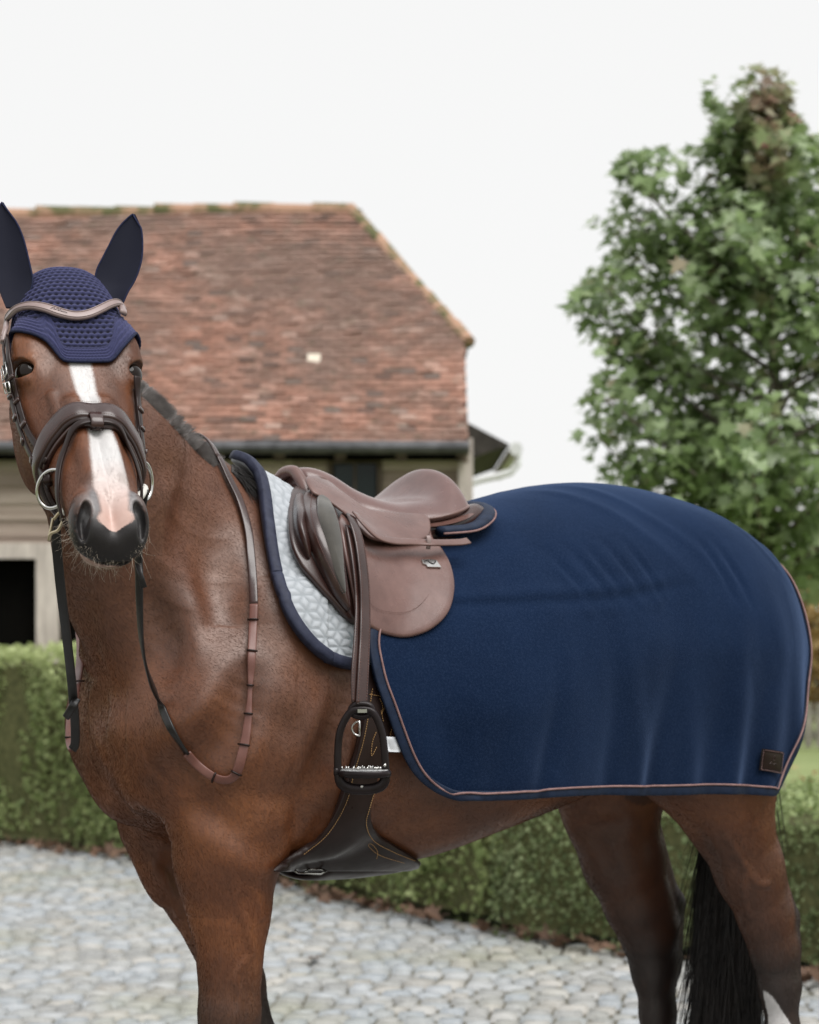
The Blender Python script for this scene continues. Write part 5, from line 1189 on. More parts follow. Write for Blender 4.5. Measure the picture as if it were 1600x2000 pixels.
# ---- saddle
def saddle():
    r = thing('saddle', 'brown leather english jumping saddle with grey suede knee pad', 'saddle', tuple(W(-.15, 0, 1.6)))
    offl = lambda a, b, y0=1000., y1=1240.: (lambda X, Y, R: np.interp(Y, [y0, y1], [a, b]))
    # panel and sweat flap with the front roll
    add_patch('sweat_flap', M['leather_mid'], r, [(574, 950), (565, 985), (563, 1020), (570, 1062), (588, 1100), (612, 1130), (650, 1172), (690, 1212), (722, 1212), (720, 1120), (690, 1010), (640, 965), (600, 945)], offl(.040, .030), .012, centre=(640, 1075), both=True, fn=body_f)
    add_patch('front_roll', M['leather_mid'], r, [(580, 962), (573, 990), (575, 1030), (588, 1066), (606, 1090), (608, 1062), (600, 1020), (598, 980), (592, 962)], lambda X, Y, R: np.interp(Y, [1000, 1240], [.045, .036]), .012, centre=(589, 1020), dome=.018, both=True, fn=body_f)
    o = add_patch('knee_roll', M['leather_mid'], r, [(598, 958), (592, 985), (598, 1030), (612, 1070), (628, 1105), (652, 1150), (672, 1178), (686, 1190), (684, 1160), (676, 1100), (668, 1030), (654, 985), (634, 960), (614, 952)], lambda X, Y, R: np.interp(Y, [1000, 1240], [.052, .040]), .014, centre=(640, 1060), dome=.016, both=True, fn=body_f)
    add_patch('suede_pad', M['suede'], r, [(624, 966), (622, 1000), (632, 1050), (646, 1095), (662, 1135), (676, 1158), (673, 1110), (668, 1050), (656, 1000), (642, 972)], lambda X, Y, R: np.interp(Y, [1000, 1240], [.067, .050]), .006, centre=(650, 1050), dome=.006, both=True, fn=body_f)
    stitches('stitching', M['thread_dark'], o, [(610, 962), (607, 1000), (618, 1048), (636, 1090), (656, 1130), (675, 1165)], .066, fn=body_f)
    # flap
    fl = [(668, 1000), (672, 1060), (684, 1120), (694, 1170), (700, 1204), (722, 1222), (758, 1238), (800, 1242), (845, 1226), (877, 1194), (889, 1150), (884, 1108), (868, 1074), (848, 1050), (832, 1016), (780, 1000), (720, 992)]
    flap = add_patch('flap', M['leather'], r, fl, offl(.058, .036), .007, centre=(770, 1115), rings=18, n=150, both=True, fn=body_f)
    stitches('stitching', M['thread_dark'], flap, [(722, 1178), (745, 1192), (790, 1196), (822, 1180), (842, 1150), (834, 1125), (828, 1118), (850, 1122), (868, 1116)], .043, pitch=.004, r=.0005, fn=body_f)
    # badge on the flap
    bo = .049
    bc = hit([(841, 1102)], bo, body_f)[0]; bn = normals(bc[None], body_f)[0]; ex = np.cross([0, 0, 1.0], bn); ex /= np.linalg.norm(ex); ex = ex if ex[0] > 0 else -ex; ey = np.cross(bn, ex); ey = ey if ey[2] > 0 else -ey
    def plate(pts, th, lift):
        pts = [bc + ex * x + ey * y + bn * lift for x, y in pts]; n = len(pts); return np.array(pts + [p - bn * th for p in pts]), [tuple(range(n)), tuple(range(2 * n - 1, n - 1, -1))] + [(i, i + n, (i + 1) % n + n, (i + 1) % n) for i in range(n)]
    mb = MB(); mb.add(*plate([(-.017, .009), (.004, .010), (.015, .008), (.0175, -.010), (-.011, -.009), (-.012, -.003), (-.018, -.001)], .003, .003)); b_ = mb.build('badge', M['steel'], flap)
    mb = MB(); mb.tube(smooth_path([bc + bn * .0035 + ex * x + ey * y for x, y in [(-.013, .003), (-.006, .006), (-.002, .001), (.004, -.002), (.010, .003), (.011, .006)]], 24), .0011, 6); mb.build('badge_emblem', M['black_metal'], b_, True)
    # skirt under the seat, covering the stirrup bar
    add_patch('skirt', M['leather'], r, [(600, 930), (612, 958), (640, 975), (676, 1000), (704, 1030), (735, 1052), (800, 1056), (836, 1046), (842, 1020), (830, 1004), (780, 1000), (720, 992), (670, 960), (630, 930)], lambda X, Y, R: np.interp(Y, [930, 1060], [.062, .066]), .006, centre=(735, 1018), both=True, fn=body_f)
    # seat
    st = [(-.004, .030, 1.664, 1.640, 0), (-.010, .048, 1.673, 1.628, 0), (-.035, .062, 1.675, 1.622, 0), (-.07, .076, 1.664, 1.606, 0), (-.11, .092, 1.641, 1.588, 0), (-.15, .112, 1.624, 1.578, .001), (-.19, .132, 1.616, 1.577, .001), (-.225, .148, 1.618, 1.580, .003),
          (-.255, .155, 1.625, 1.586, .005), (-.278, .153, 1.645, 1.592, .006), (-.296, .146, 1.668, 1.597, .006), (-.309, .140, 1.682, 1.602, .004), (-.319, .132, 1.679, 1.606, .002), (-.326, .114, 1.640, 1.606, .0)]
    S = smooth_path(np.array(st), 48); av = np.sin(np.linspace(-1, 1, 41) * math.pi / 2); rows = []
    for u, b, zt, ze, dish in S:
        ep = np.interp(u, [-.31, -.22], [2.0, 3.2]); z = ze + (zt - ze) * (1 - np.abs(av)**ep)**.85 + dish * np.exp(-((np.abs(av) - .72) / .28)**2)
        top = W(u, b * av, z); rows.append(np.concatenate([top, W(u, b * .97 * av[::-1], np.full(41, ze - .006))]))
    R_ = np.array(rows); k = R_.shape[1]; V = R_.reshape(-1, 3); f = []
    for i in range(len(rows) - 1):
        for j in range(k): l = (j + 1) % k; f.append((i * k + j, i * k + l, (i + 1) * k + l, (i + 1) * k + j))
    f += [tuple(range(k))[::-1], tuple((len(rows) - 1) * k + j for j in range(k))]
    seat = mobj('seat', V, f, M['leather_seat'], r, True)
    ed = R_[:, 40]; far = R_[:, 0]; lp = np.concatenate([ed, far[::-1]])
    mb = MB(); lp2 = lp.copy()
    for _ in range(2): lp2 = (np.roll(lp2, 1, 0) + 2 * lp2 + np.roll(lp2, -1, 0)) / 4
    mb.tube(lp2, .0035, 8, False, True); mb.build('welt', M['leather'], seat, True)
    # jockey: the leather lip under the seat edge running back to the cantle
    lip = []
    for u, b, zt, ze, dish in S: lip.append((u - .004, b + .012, ze - .008))
    lip = np.array(lip); o_ = W(lip[:, 0], lip[:, 1], lip[:, 2]); i_ = W(lip[:, 0], lip[:, 1] - .05, lip[:, 2] + .006)
    for sg in (1, -1):
        A_ = W(lip[:, 0], sg * lip[:, 1], lip[:, 2]); B_ = W(lip[:, 0], sg * (lip[:, 1] - .045), lip[:, 2] + .004)
        G_ = np.stack([A_ * (1 - s_) + B_ * s_ for s_ in np.linspace(0, 1, 6)], 1); nn = np.broadcast_to([0, 0, 1.0], G_.shape); V, f = sheet(G_, nn, .009); mobj('seat_lip', V, f, M['leather'], r, True)
    # pommel arch with dark gullet, panels under the cantle
    ar = smooth_path([W(.012, -.085, 1.588), W(.008, -.055, 1.632), W(.004, -.022, 1.662), W(.003, 0, 1.667), W(.004, .022, 1.662), W(.008, .055, 1.632), W(.012, .085, 1.588)], 30)
    mb = MB(); mb.tube(ar, .0115, 12); mb.build('pommel_arch', M['leather'], r, True)
    gl = [W(u, v, z) for u, v, z in [(-.01, -.07, 1.59), (-.01, -.04, 1.635), (-.01, 0, 1.655), (-.01, .04, 1.635), (-.01, .07, 1.59)]]
    G_ = np.stack([np.array(gl), np.array([p + np.array([-BF[0], -BF[1], 0]) * .12 + (0, 0, -.02) for p in gl])], 1); G_ = np.stack([G_[:, 0] * (1 - s_) + G_[:, 1] * s_ for s_ in np.linspace(0, 1, 5)], 1)
    V, f = sheet(G_, np.broadcast_to([0, 0, 1.], G_.shape), .004); mobj('gullet', V, f, M['leather_dark'], r, True)
    for sg in (1, -1):
        C_ = smooth_path([W(-.02, sg * .075, 1.575), W(-.10, sg * .095, 1.555), W(-.20, sg * .115, 1.552), W(-.29, sg * .125, 1.570), W(-.345, sg * .118, 1.592), W(-.362, sg * .10, 1.600)], 30)
        V, f = tube(C_, np.interp(np.linspace(0, 1, 30), [0, .1, .7, .93, 1], [.010, .030, .032, .024, .008]), 14, True, False, .9); mobj('panel', V, f, M['leather_mid'], r, True)
    # navy covered half pad edge below the cantle
    ce = smooth_path([W(-.22, .168, 1.555), W(-.29, .172, 1.562), W(-.335, .160, 1.580), W(-.365, .13, 1.597), W(-.378, .09, 1.607), W(-.38, 0, 1.612), W(-.378, -.09, 1.607), W(-.365, -.13, 1.597), W(-.335, -.16, 1.58), W(-.29, -.172, 1.562), W(-.22, -.168, 1.555)], 60)
    V, f = tube(ce, .017, 10, True, False, .62, (0, 0, 1.)); rp = mobj('rear_pad', V, f, M['navy_tape'], r, True)
    V, f = tube(ce + (0, 0, -.002) + np.array([(p - W(-.25, 0, 1.58)) / np.linalg.norm(p - W(-.25, 0, 1.58)) * .0165 for p in ce]), .0022, 8); mobj('piping', V, f, M['piping'], rp, True)
    # stirrup leather: doubled strap down to the iron and its tail run back through the loop
    o1, P1, N1 = add_strap('stirrup_leather', M['leather_mid'], r, [(686, 1008), (700, 1050), (708, 1100), (713, 1160), (713, 1230), (710, 1300), (706, 1376)], [.070, .068, .064, .058, .058, .062, .066], .0235, .0045, 60, fn=body_f, both=True)
    o2, P2, N2 = add_strap('stirrup_leather', M['leather_mid'], r, [(684, 1030), (696, 1100), (703, 1180), (700, 1260), (696, 1320), (697, 1372)], [.062, .058, .052, .052, .056, .060], .0225, .0045, 60, fn=body_f, both=True)
    for o_, P_, N_ in ((o1, P1, N1), (o2, P2, N2)):
        S_ = np.cross(np.gradient(P_, axis=0), N_); S_ /= np.linalg.norm(S_, axis=1)[:, None]
        for sg in (-1, 1): stitches('stitching', M['leather_rein'], o_, None, None, P=P_[6:] + S_[6:] * .0085 * sg + N_[6:] * .0027, pitch=.005, r=.0005)
    o3, P3, N3 = add_strap('strap_tail', M['leather'], r, [(694, 1002), (712, 1024), (735, 1046), (765, 1056), (800, 1058), (850, 1060), (900, 1059), (915, 1056)], [.074, .074, .074, .076, .076, .078, .072, .070], .0165, .004, 50, fn=body_f)
    kc = P3[33]; V, f = strap(np.array([kc + (0, 0, .012), kc + N3[33] * .004 + (0, 0, .006), kc + N3[33] * .0045, kc + N3[33] * .004 - (0, 0, .006), kc - (0, 0, .012)]), np.tile(N3[33], (5, 1)), .009, .003); mobj('keeper', V, f, M['leather_brow'], r, True)
    return P1[-1]
    bk = hit([(684, 1008)], .078, body_f)[0]; mb = MB(); mb.tube(bk + np.array([(-.010, 0, .014), (.010, 0, .014), (.010, 0, -.012), (-.010, 0, -.012)]), .002, 8, False, True); mb.build('buckle', M['steel'], r, True)
    return P1[-1]
leather_end = saddle()
# ---- stirrups
def stirrup(label, end, far=False):
    r = thing('stirrup', label, 'stirrup', tuple(end))
    d = end[1]; s = d / FP; c = np.array([end[0], d, end[2]])
    def q(x, y, dy=0): return c + np.array([(x - 706) * s, dy, -(y - 1376) * s])
    n = np.array([0, -1.0, 0])
    lp = smooth_path([q(x, y) for x, y in [(722, 1388), (736, 1404), (747, 1436), (752, 1480), (753, 1516), (746, 1533), (725, 1541), (690, 1541), (669, 1532), (661, 1512), (660, 1470), (664, 1430), (676, 1402), (690, 1388)]], 90, True)
    wd = .013 + .006 * np.exp(-((lp[:, 2] - (c[2] - 160 * s)) / .02)**2)
    V, f = strap(lp, np.tile(n, (90, 1)), wd, .016, True); fr = mobj('frame', V, f, M['black_metal'], r, True)
    # eye with the slot for the leather
    V, f = tube(smooth_path([q(690, 1378), q(706, 1375), q(722, 1378), q(727, 1388), q(720, 1397), q(706, 1400), q(692, 1397), q(685, 1388)], 40, True), .0055, 10, False, True); mobj('eye', V, f, M['black_metal'], r, True)
    mb = MB(); mb.box(q(708, 1388, -.010), (.016, .003, .006)); mb.build('maker_plate', M['steel'], r)
    # tread with pad and studs
    th = np.linspace(0, 2 * math.pi, 48, endpoint=False); cx = q(712, 1508)
    E = lambda k, z: np.stack([cx[0] + .0465 * k * np.sign(np.cos(th)) * np.abs(np.cos(th))**.8, cx[1] + .030 * k * np.sin(th), np.full(48, cx[2] + z)], 1)
    lay = [E(.90, -.009), E(1, -.006), E(1, .001), E(.95, .003)]; V = np.concatenate(lay); f = []
    for i in range(3):
        for j in range(48): l = (j + 1) % 48; f.append((i * 48 + j, i * 48 + l, i * 48 + 48 + l, i * 48 + 48 + j))
    f += [tuple(range(48))[::-1], tuple(144 + j for j in range(48))]; tr = mobj('tread', V, f, M['black_metal'], r, True)
    mb = MB(); rng = np.random.default_rng(4)
    lay = [E(.93, .0032), E(.90, .005)]; V = np.concatenate(lay); f = [(j, (j + 1) % 48, 48 + (j + 1) % 48, 48 + j) for j in range(48)] + [tuple(48 + j for j in range(48))]; mb.add(V, f)
    mb.build('tread_pad', vary('grey_tread_grit', ((.14, .14, .14), (.5, .5, .5)), 500, .4, ((800, .8, .002),), metal=.5), tr)
    st_ = MB()
    for i in range(26):
        a, k = rng.uniform(0, 6.28), math.sqrt(rng.random()) * .85; p = cx + np.array([.0465 * k * math.cos(a), .030 * k * math.sin(a), .005]); st_.tube([p, p + (0, 0, .0035), p + (0, 0, .005)], [.0022, .0020, .0008], 6)
    st_.build('studs', M['steel'], tr, True)
    mb = MB(); 
    for a_, b_, c_ in ((q(752, 1494, -.012), q(752, 1494, .004), .003), (q(707, 1535, -.012), q(707, 1535, .004), .0028)): mb = MB(); mb.tube([a_, b_], c_, 8); mb.build('screw', M['steel'], fr, True)
    mb = MB(); mb.tube([q(652, 1506, -.004), q(662, 1506, -.004)], .0075, 10); mb.build('release_knob', M['black_metal'], fr, True)
    return r
stirrup('dark brown stirrup iron hanging in front of the girth', leather_end)
# ------------------------------------------------------------------ head: eyes, ears, bonnet, bridle, hair
def topx(P): P = np.asarray(P, float); return np.stack([800 + P[..., 0] / P[..., 1] * FP, HZ - (P[..., 2] - CAMH) / P[..., 1] * FP], -1)
def hwrap(t, be, off, fn=None):
    """point on the head at distance t along it, angle be round it (0 front, +90 deg horse's left)"""
    fn = fn or head_f; t, be = np.broadcast_arrays(np.asarray(t, float), be); sh = t.shape; t = t.ravel(); be = be.ravel(); off = np.broadcast_to(off, sh).ravel()
    nc = np.interp(t, [0, .3, .45, .6], [-.09, -.10, -.065, -.05]); lo = np.full(len(t), .002); hi = np.full(len(t), .26)
    for _ in range(20):
        m = (lo + hi) / 2; ins = fn(H(t, m * np.sin(be), nc + m * np.cos(be))) < off; lo = np.where(ins, m, lo); hi = np.where(ins, hi, m)
    return H(t, hi * np.sin(be), nc + hi * np.cos(be)).reshape(sh + (3,))
# eyes
m, t, b = nmat('dark_eye'); b.inputs['Base Color'].default_value = (.010, .006, .004, 1); b.inputs['Roughness'].default_value = .05; b.inputs['IOR'].default_value = 1.30; M['eye'] = m

for sg in (1, -1):
    c = EYE_C - EYE_AX[1] * .0140; c[1] *= sg; C = H(*c)
    n1, n2 = 28, 18; th = np.linspace(0, 2 * math.pi, n1, endpoint=False); ph = np.linspace(0.02, math.pi - .02, n2); V = []; f = []
    for p_ in ph:
        for a_ in th: V.append(C + .0225 * np.array([math.sin(p_) * math.cos(a_), math.sin(p_) * math.sin(a_), math.cos(p_)]))
    for i in range(n2 - 1):
        for j in range(n1): f.append((i * n1 + j, i * n1 + n1 + j, i * n1 + n1 + (j + 1) % n1, i * n1 + (j + 1) % n1))
    mobj('eye', V, f, M['eye'], horse, True)
def hairs(name, mat, parent, roots, dirs, lens, droop, r0, seg=3, steps=5, curl=.25, rng=RNG, label=None, extra=None):
    n = len(roots); D = dirs / np.linalg.norm(dirs, axis=1)[:, None]; P = [roots]; v = D.copy(); k = rng.normal(size=(n, 3)) * curl
    for i in range(steps): v = v + k / steps + np.array([0, 0, -1.0]) * droop / steps; v /= np.linalg.norm(v, axis=1)[:, None]; P.append(P[-1] + v * (lens / steps)[:, None])
    P = np.stack(P, 1); T = np.gradient(P, axis=1); T /= np.linalg.norm(T, axis=2)[..., None] + 1e-9
    A = np.cross(T, np.array([.3, .5, .81])); A /= np.linalg.norm(A, axis=2)[..., None] + 1e-9; B = np.cross(T, A)
    rad = r0 * np.linspace(1, .25, steps + 1)[None, :, None] * (np.ones((n, 1, 1)) if np.ndim(r0) == 0 else 1)
    ring = [P + rad * (math.cos(a) * A + math.sin(a) * B) for a in np.arange(seg) * 2 * math.pi / seg]
    V = np.stack(ring, 2); q = np.arange(n * (steps + 1) * seg).reshape(n, steps + 1, seg)
    F = np.stack([q[:, :-1], np.roll(q, -1, 2)[:, :-1], np.roll(q, -1, 2)[:, 1:], q[:, 1:]], -1).reshape(-1, 4)
    return mobj(name, V.reshape(-1, 3), F, mat, parent, True, label)
M['whisker'] = vary('pale_whisker_hair', ((.34, .28, .22), (.60, .52, .43)), 40, .5)
M['black_hair'] = vary('black_brown_hair', ((.006, .005, .005), (.020, .015, .013)), 30, .45, spec=.4)
M['mane_hair'] = vary('dark_greyish_mane_hair', ((.08, .07, .066), (.26, .235, .225)), 30, .5, spec=.4)
rng = np.random.default_rng(8)
k = 130; tt = rng.uniform(.50, .605, k); be = rng.uniform(math.radians(75), math.radians(285), k); side = rng.random(k) < .35; be = np.where(side & (be < math.pi), 2 * math.pi - be, be)
R0 = hwrap(tt, be, -.001); Nh = normals(R0, head_f); hairs('whiskers', M['whisker'], horse, R0, Nh + np.array([.0, -.1, -.35]) + rng.normal(0, .22, (k, 3)), rng.uniform(.010, .034, k) * (1 + .4 * (np.abs(be - math.pi) > 1.1)), .5, .00028, 3, 6, 1.1, rng)
# short beard fuzz on the chin and lips
k = 1600; tt = rng.uniform(.53, .605, k); be = rng.uniform(math.radians(60), math.radians(300), k); R0 = hwrap(tt, be, -.001); Nh = normals(R0, head_f)
hairs('chin_hair', M['whisker'], horse, R0, Nh + np.array([.0, -.2, -.6]) + rng.normal(0, .3, (k, 3)), rng.uniform(.002, .006, k), .5, .00016, 3, 3, .3, rng)
# eyelashes
for sg in (1, -1):
    k = 14; u_ = np.linspace(-1, 1, k)[:, None]; q_ = EYE_C + EYE_AX[2] * (.015 - .004 * u_**2) + EYE_AX[0] * .018 * u_ + EYE_AX[1] * .004; R0 = H(q_[:, 0], sg * q_[:, 1], q_[:, 2])
    hairs('eyelashes', M['black_hair'], horse, R0, np.tile(sg * HS * .8 + HN * .5 + HA * .15, (k, 1)) + rng.normal(0, .15, (k, 3)), rng.uniform(.007, .014, k), .5, .00025, 3, 4, .2, rng)
# mane: hair lying along the crest, tuft in front of the pad
cp_ = hit(smooth_path([(270, 742), (300, 765), (350, 815), (400, 868), (432, 897), (460, 908), (485, 912)], 200), 0.0)
cpx = smooth_path([(272, 748), (300, 768), (350, 818), (400, 871), (430, 898)], 200); k = 9000; ii = rng.integers(0, 200, k); dd_ = rng.uniform(-2, 20, k)
R0 = hit(np.stack([cpx[ii, 0] - dd_ * .72, cpx[ii, 1] + dd_ * .72], 1), 0.0); T_ = np.gradient(cp_, axis=0); T_ /= np.linalg.norm(T_, axis=1)[:, None]; Tt = T_[(ii * .8).astype(int)]
hairs('mane', M['mane_hair'], horse, R0, Tt * .6 + np.array([.15, .10, .55]) + rng.normal(0, .07, (k, 3)), rng.uniform(.007, .014, k), .1, .00022, 3, 4, .10, rng)
k = 2200; bx_ = rng.uniform(0, 1, k); rp_ = hit(np.stack([452 + 48 * bx_, 908 - 6 * bx_ + rng.uniform(-2, 14, k)], 1), .001)
hairs('withers_tuft', M['black_hair'], horse, rp_, np.tile([.30, -.18, -.55], (k, 1)) + np.stack([.30 * (1 - bx_), 0 * bx_, 0 * bx_], 1) + rng.normal(0, .10, (k, 3)), rng.uniform(.045, .085, k), .35, .0009, 3, 5, .15, rng)
# tail
tp = smooth_path([W(-1.15, 0, 1.48), W(-1.195, 0, 1.42), W(-1.20, 0, 1.25), W(-1.185, -.01, .95), W(-1.16, -.01, .65), W(-1.155, -.01, .38)], 40)
V, f = tube(tp, np.interp(np.linspace(0, 1, 40), [0, .1, .3, .55, .8, 1], [.030, .040, .050, .064, .060, .020]), 16, True); mobj('tail', V, f, M['black_hair'], horse, True)
k = 3200; ang = rng.uniform(0, 2 * math.pi, k); h_ = rng.uniform(.2, .8, k); i_ = (h_ * 39).astype(int); rr = np.interp(h_, [0, .1, .3, .55, .8, 1], [.030, .042, .054, .070, .066, .03])
R0 = tp[i_] + np.stack([rr * np.cos(ang), rr * np.sin(ang), 0 * rr], 1); Tt = np.gradient(tp, axis=0); Tt /= np.linalg.norm(Tt, axis=1)[:, None]
hairs('tail_hair', M['black_hair'], horse, R0, Tt[i_] + rng.normal(0, .05, (k, 3)), rng.uniform(.25, .45, k), .25, .0012, 3, 6, .10, rng)
# ---- ear bonnet
def bonnet():
    r = thing('ear_bonnet', 'navy crochet fly bonnet with smooth ear sleeves on the horse head', 'fly bonnet', tuple(H(.05, 0, .03)))
    low = hit(smooth_path([(13, 652), (22, 647), (40, 646), (66, 652), (90, 664), (108, 684), (124, 702), (150, 705), (196, 705), (219, 702), (238, 680), (254, 662), (266, 650)], 90), .006, head_f)
    t_, s_, n_ = toH(low); nc = np.interp(t_, [0, .3], [-.09, -.10]); be = np.arctan2(s_, n_ - nc); o = np.argsort(be); be, t_ = be[o], t_[o]
    bg = np.linspace(math.radians(-104), math.radians(104), 330); tl = np.interp(bg, be, t_); 
    for _ in range(3): tl[1:-1] = (tl[:-2] + 2 * tl[1:-1] + tl[2:]) / 4
    q = np.linspace(0, 1, 250); t0 = -.035; TT_ = t0 + (tl[:, None] - t0) * q[None]; BB = np.repeat(bg[:, None], 250, 1)
    fn = horse_f
    G = hwrap(TT_, BB, .0055, fn); Nn = normals(G, fn)
    for _ in range(2):
        G[1:-1] = (G[:-2] + 2 * G[1:-1] + G[2:]) / 4
    arc = BB * .098; ed = (tl[:, None] - TT_); slope = np.gradient(tl, bg * .098); ed = ed / np.sqrt(1 + slope[:, None]**2)
    row = TT_ + .020 * (arc / .1)**2; k_ = np.floor(row / .0105); fr = row / .0105 - k_
    cx = arc / .0082 + .5 * (k_ % 2); fc = cx - np.floor(cx)
    hole = np.exp(-(((fr - .5) / .24)**2 + ((fc - .5) / .30)**2)); rope = .5 + .5 * np.cos(2 * math.pi * (fr))
    yarn = .5 + .5 * np.sin(2 * math.pi * (arc / .0041 + row / .0105 * 1.0))
    er = ed / .0058; band = ed < .030; e2 = np.where(np.abs(er - np.round(er)) < .5, np.cos(2 * math.pi * er), 0)
    st = .5 + .5 * np.cos(2 * math.pi * (arc / .0046 + .5 * np.floor(er)))
    disp = np.where(band, .0008 * e2 + .0007 * st, -.0036 * hole + .0011 * rope + .0004 * yarn)
    sep = np.exp(-((ed - .030) / .0022)**2); disp -= .0014 * sep
    G = G + Nn * disp[..., None]
    hl = np.clip(np.where(band, .30 * (1 - (e2 + 1) / 2) * (1 - .3 * st), hole * 1.15 + .2 * (1 - rope)) + .4 * sep, 0, 1)
    V, f = sheet(G, Nn, .0035); hv = np.concatenate([hl.ravel(), hl.ravel()])
    m, t, b = nmat('navy_crochet'); a = attr(t, 'hole'); n = noise(t, 900, 3)
    c = mixc(t, a.outputs['Fac'], mixc(t, n, (.008, .010, .044), (.021, .024, .084)), (.0015, .0015, .006)); t.links.new(c, b.inputs['Base Color']); b.inputs['Roughness'].default_value = .9; b.inputs['Sheen Weight'].default_value = .25; b.inputs['Sheen Tint'].default_value = (.5, .5, 1, 1); bump(t, b, n, .5, .0008)
    mobj('crochet_cap', V, f, m, r, True, None, {'hole': ('FLOAT', 'POINT', hv)})
    m, t, b = nmat('navy_stretch_fabric'); n = noise(t, 1300, 2); c = mixc(t, n, (.0025, .003, .008), (.007, .008, .020)); t.links.new(c, b.inputs['Base Color']); b.inputs['Roughness'].default_value = .8; b.inputs['Specular IOR Level'].default_value = .25; b.inputs['Sheen Weight'].default_value = .10; b.inputs['Sheen Tint'].default_value = (.35, .38, .75, 1); bump(t, b, n, .3, .0004); M['ear_fab'] = m
    M['ear_seam'] = vary('navy_seam', ((.006, .008, .025), (.016, .02, .055)), 300, .8)
    # ears: leaf shaped sleeves, flat hollow front, rounded back
    for xs_, d0, lean in (([(418, 259, 264), (426, 250, 268), (440, 236, 274), (458, 224, 277.5), (480, 213, 278.5), (505, 200, 277), (528, 189, 271), (550, 187, 262), (570, 200, 250), (592, 214, 240)], 3.985, .06),
                    ([(395, 3, 7), (408, -3, 15), (426, -9, 27), (446, -14, 38), (470, -17, 47), (498, -18, 54), (524, -15, 60), (548, -8, 64), (572, 0, 58), (602, 12, 36)], 3.925, .06)):
        A = smooth_path(np.array(xs_, float), 44); V = []; kk = 36
        for i, (y, a, b_) in enumerate(A):
            hw = (b_ - a) / 2; cx_ = (a + b_) / 2; dd = d0 - lean * (i / 43 - .5) * .6
            for j in range(kk):
                ph = 2 * math.pi * j / kk; cs, sn = math.cos(ph), math.sin(ph)
                pw = px(cx_ + hw * cs, y, dd); dep = hw / FP * dd
                pw[1] += dep * (.85 * sn if sn > 0 else (.10 * sn + .32 * (1 - cs**2)))
                V.append(pw)
        f = [(i * kk + j, i * kk + (j + 1) % kk, i * kk + kk + (j + 1) % kk, i * kk + kk + j) for i in range(43) for j in range(kk)] + [tuple(range(kk))[::-1], tuple(43 * kk + j for j in range(kk))]
        ear = mobj('ear_sleeve', V, f, M['ear_fab'], r, True)
        Va = np.array(V).reshape(44, kk, 3); mb = MB(); mb.tube(np.concatenate([Va[::-1, 0][:36], Va[:36, kk // 2]]), .0016, 6); mb.build('seam', M['ear_seam'], ear, True)
    Ed = G[:, -1]; mb = MB(); mb.tube(Ed - Nn[:, -1] * .001, .0028, 8); mb.build('edging', m and M['ear_seam'], r, True)
bonnet()
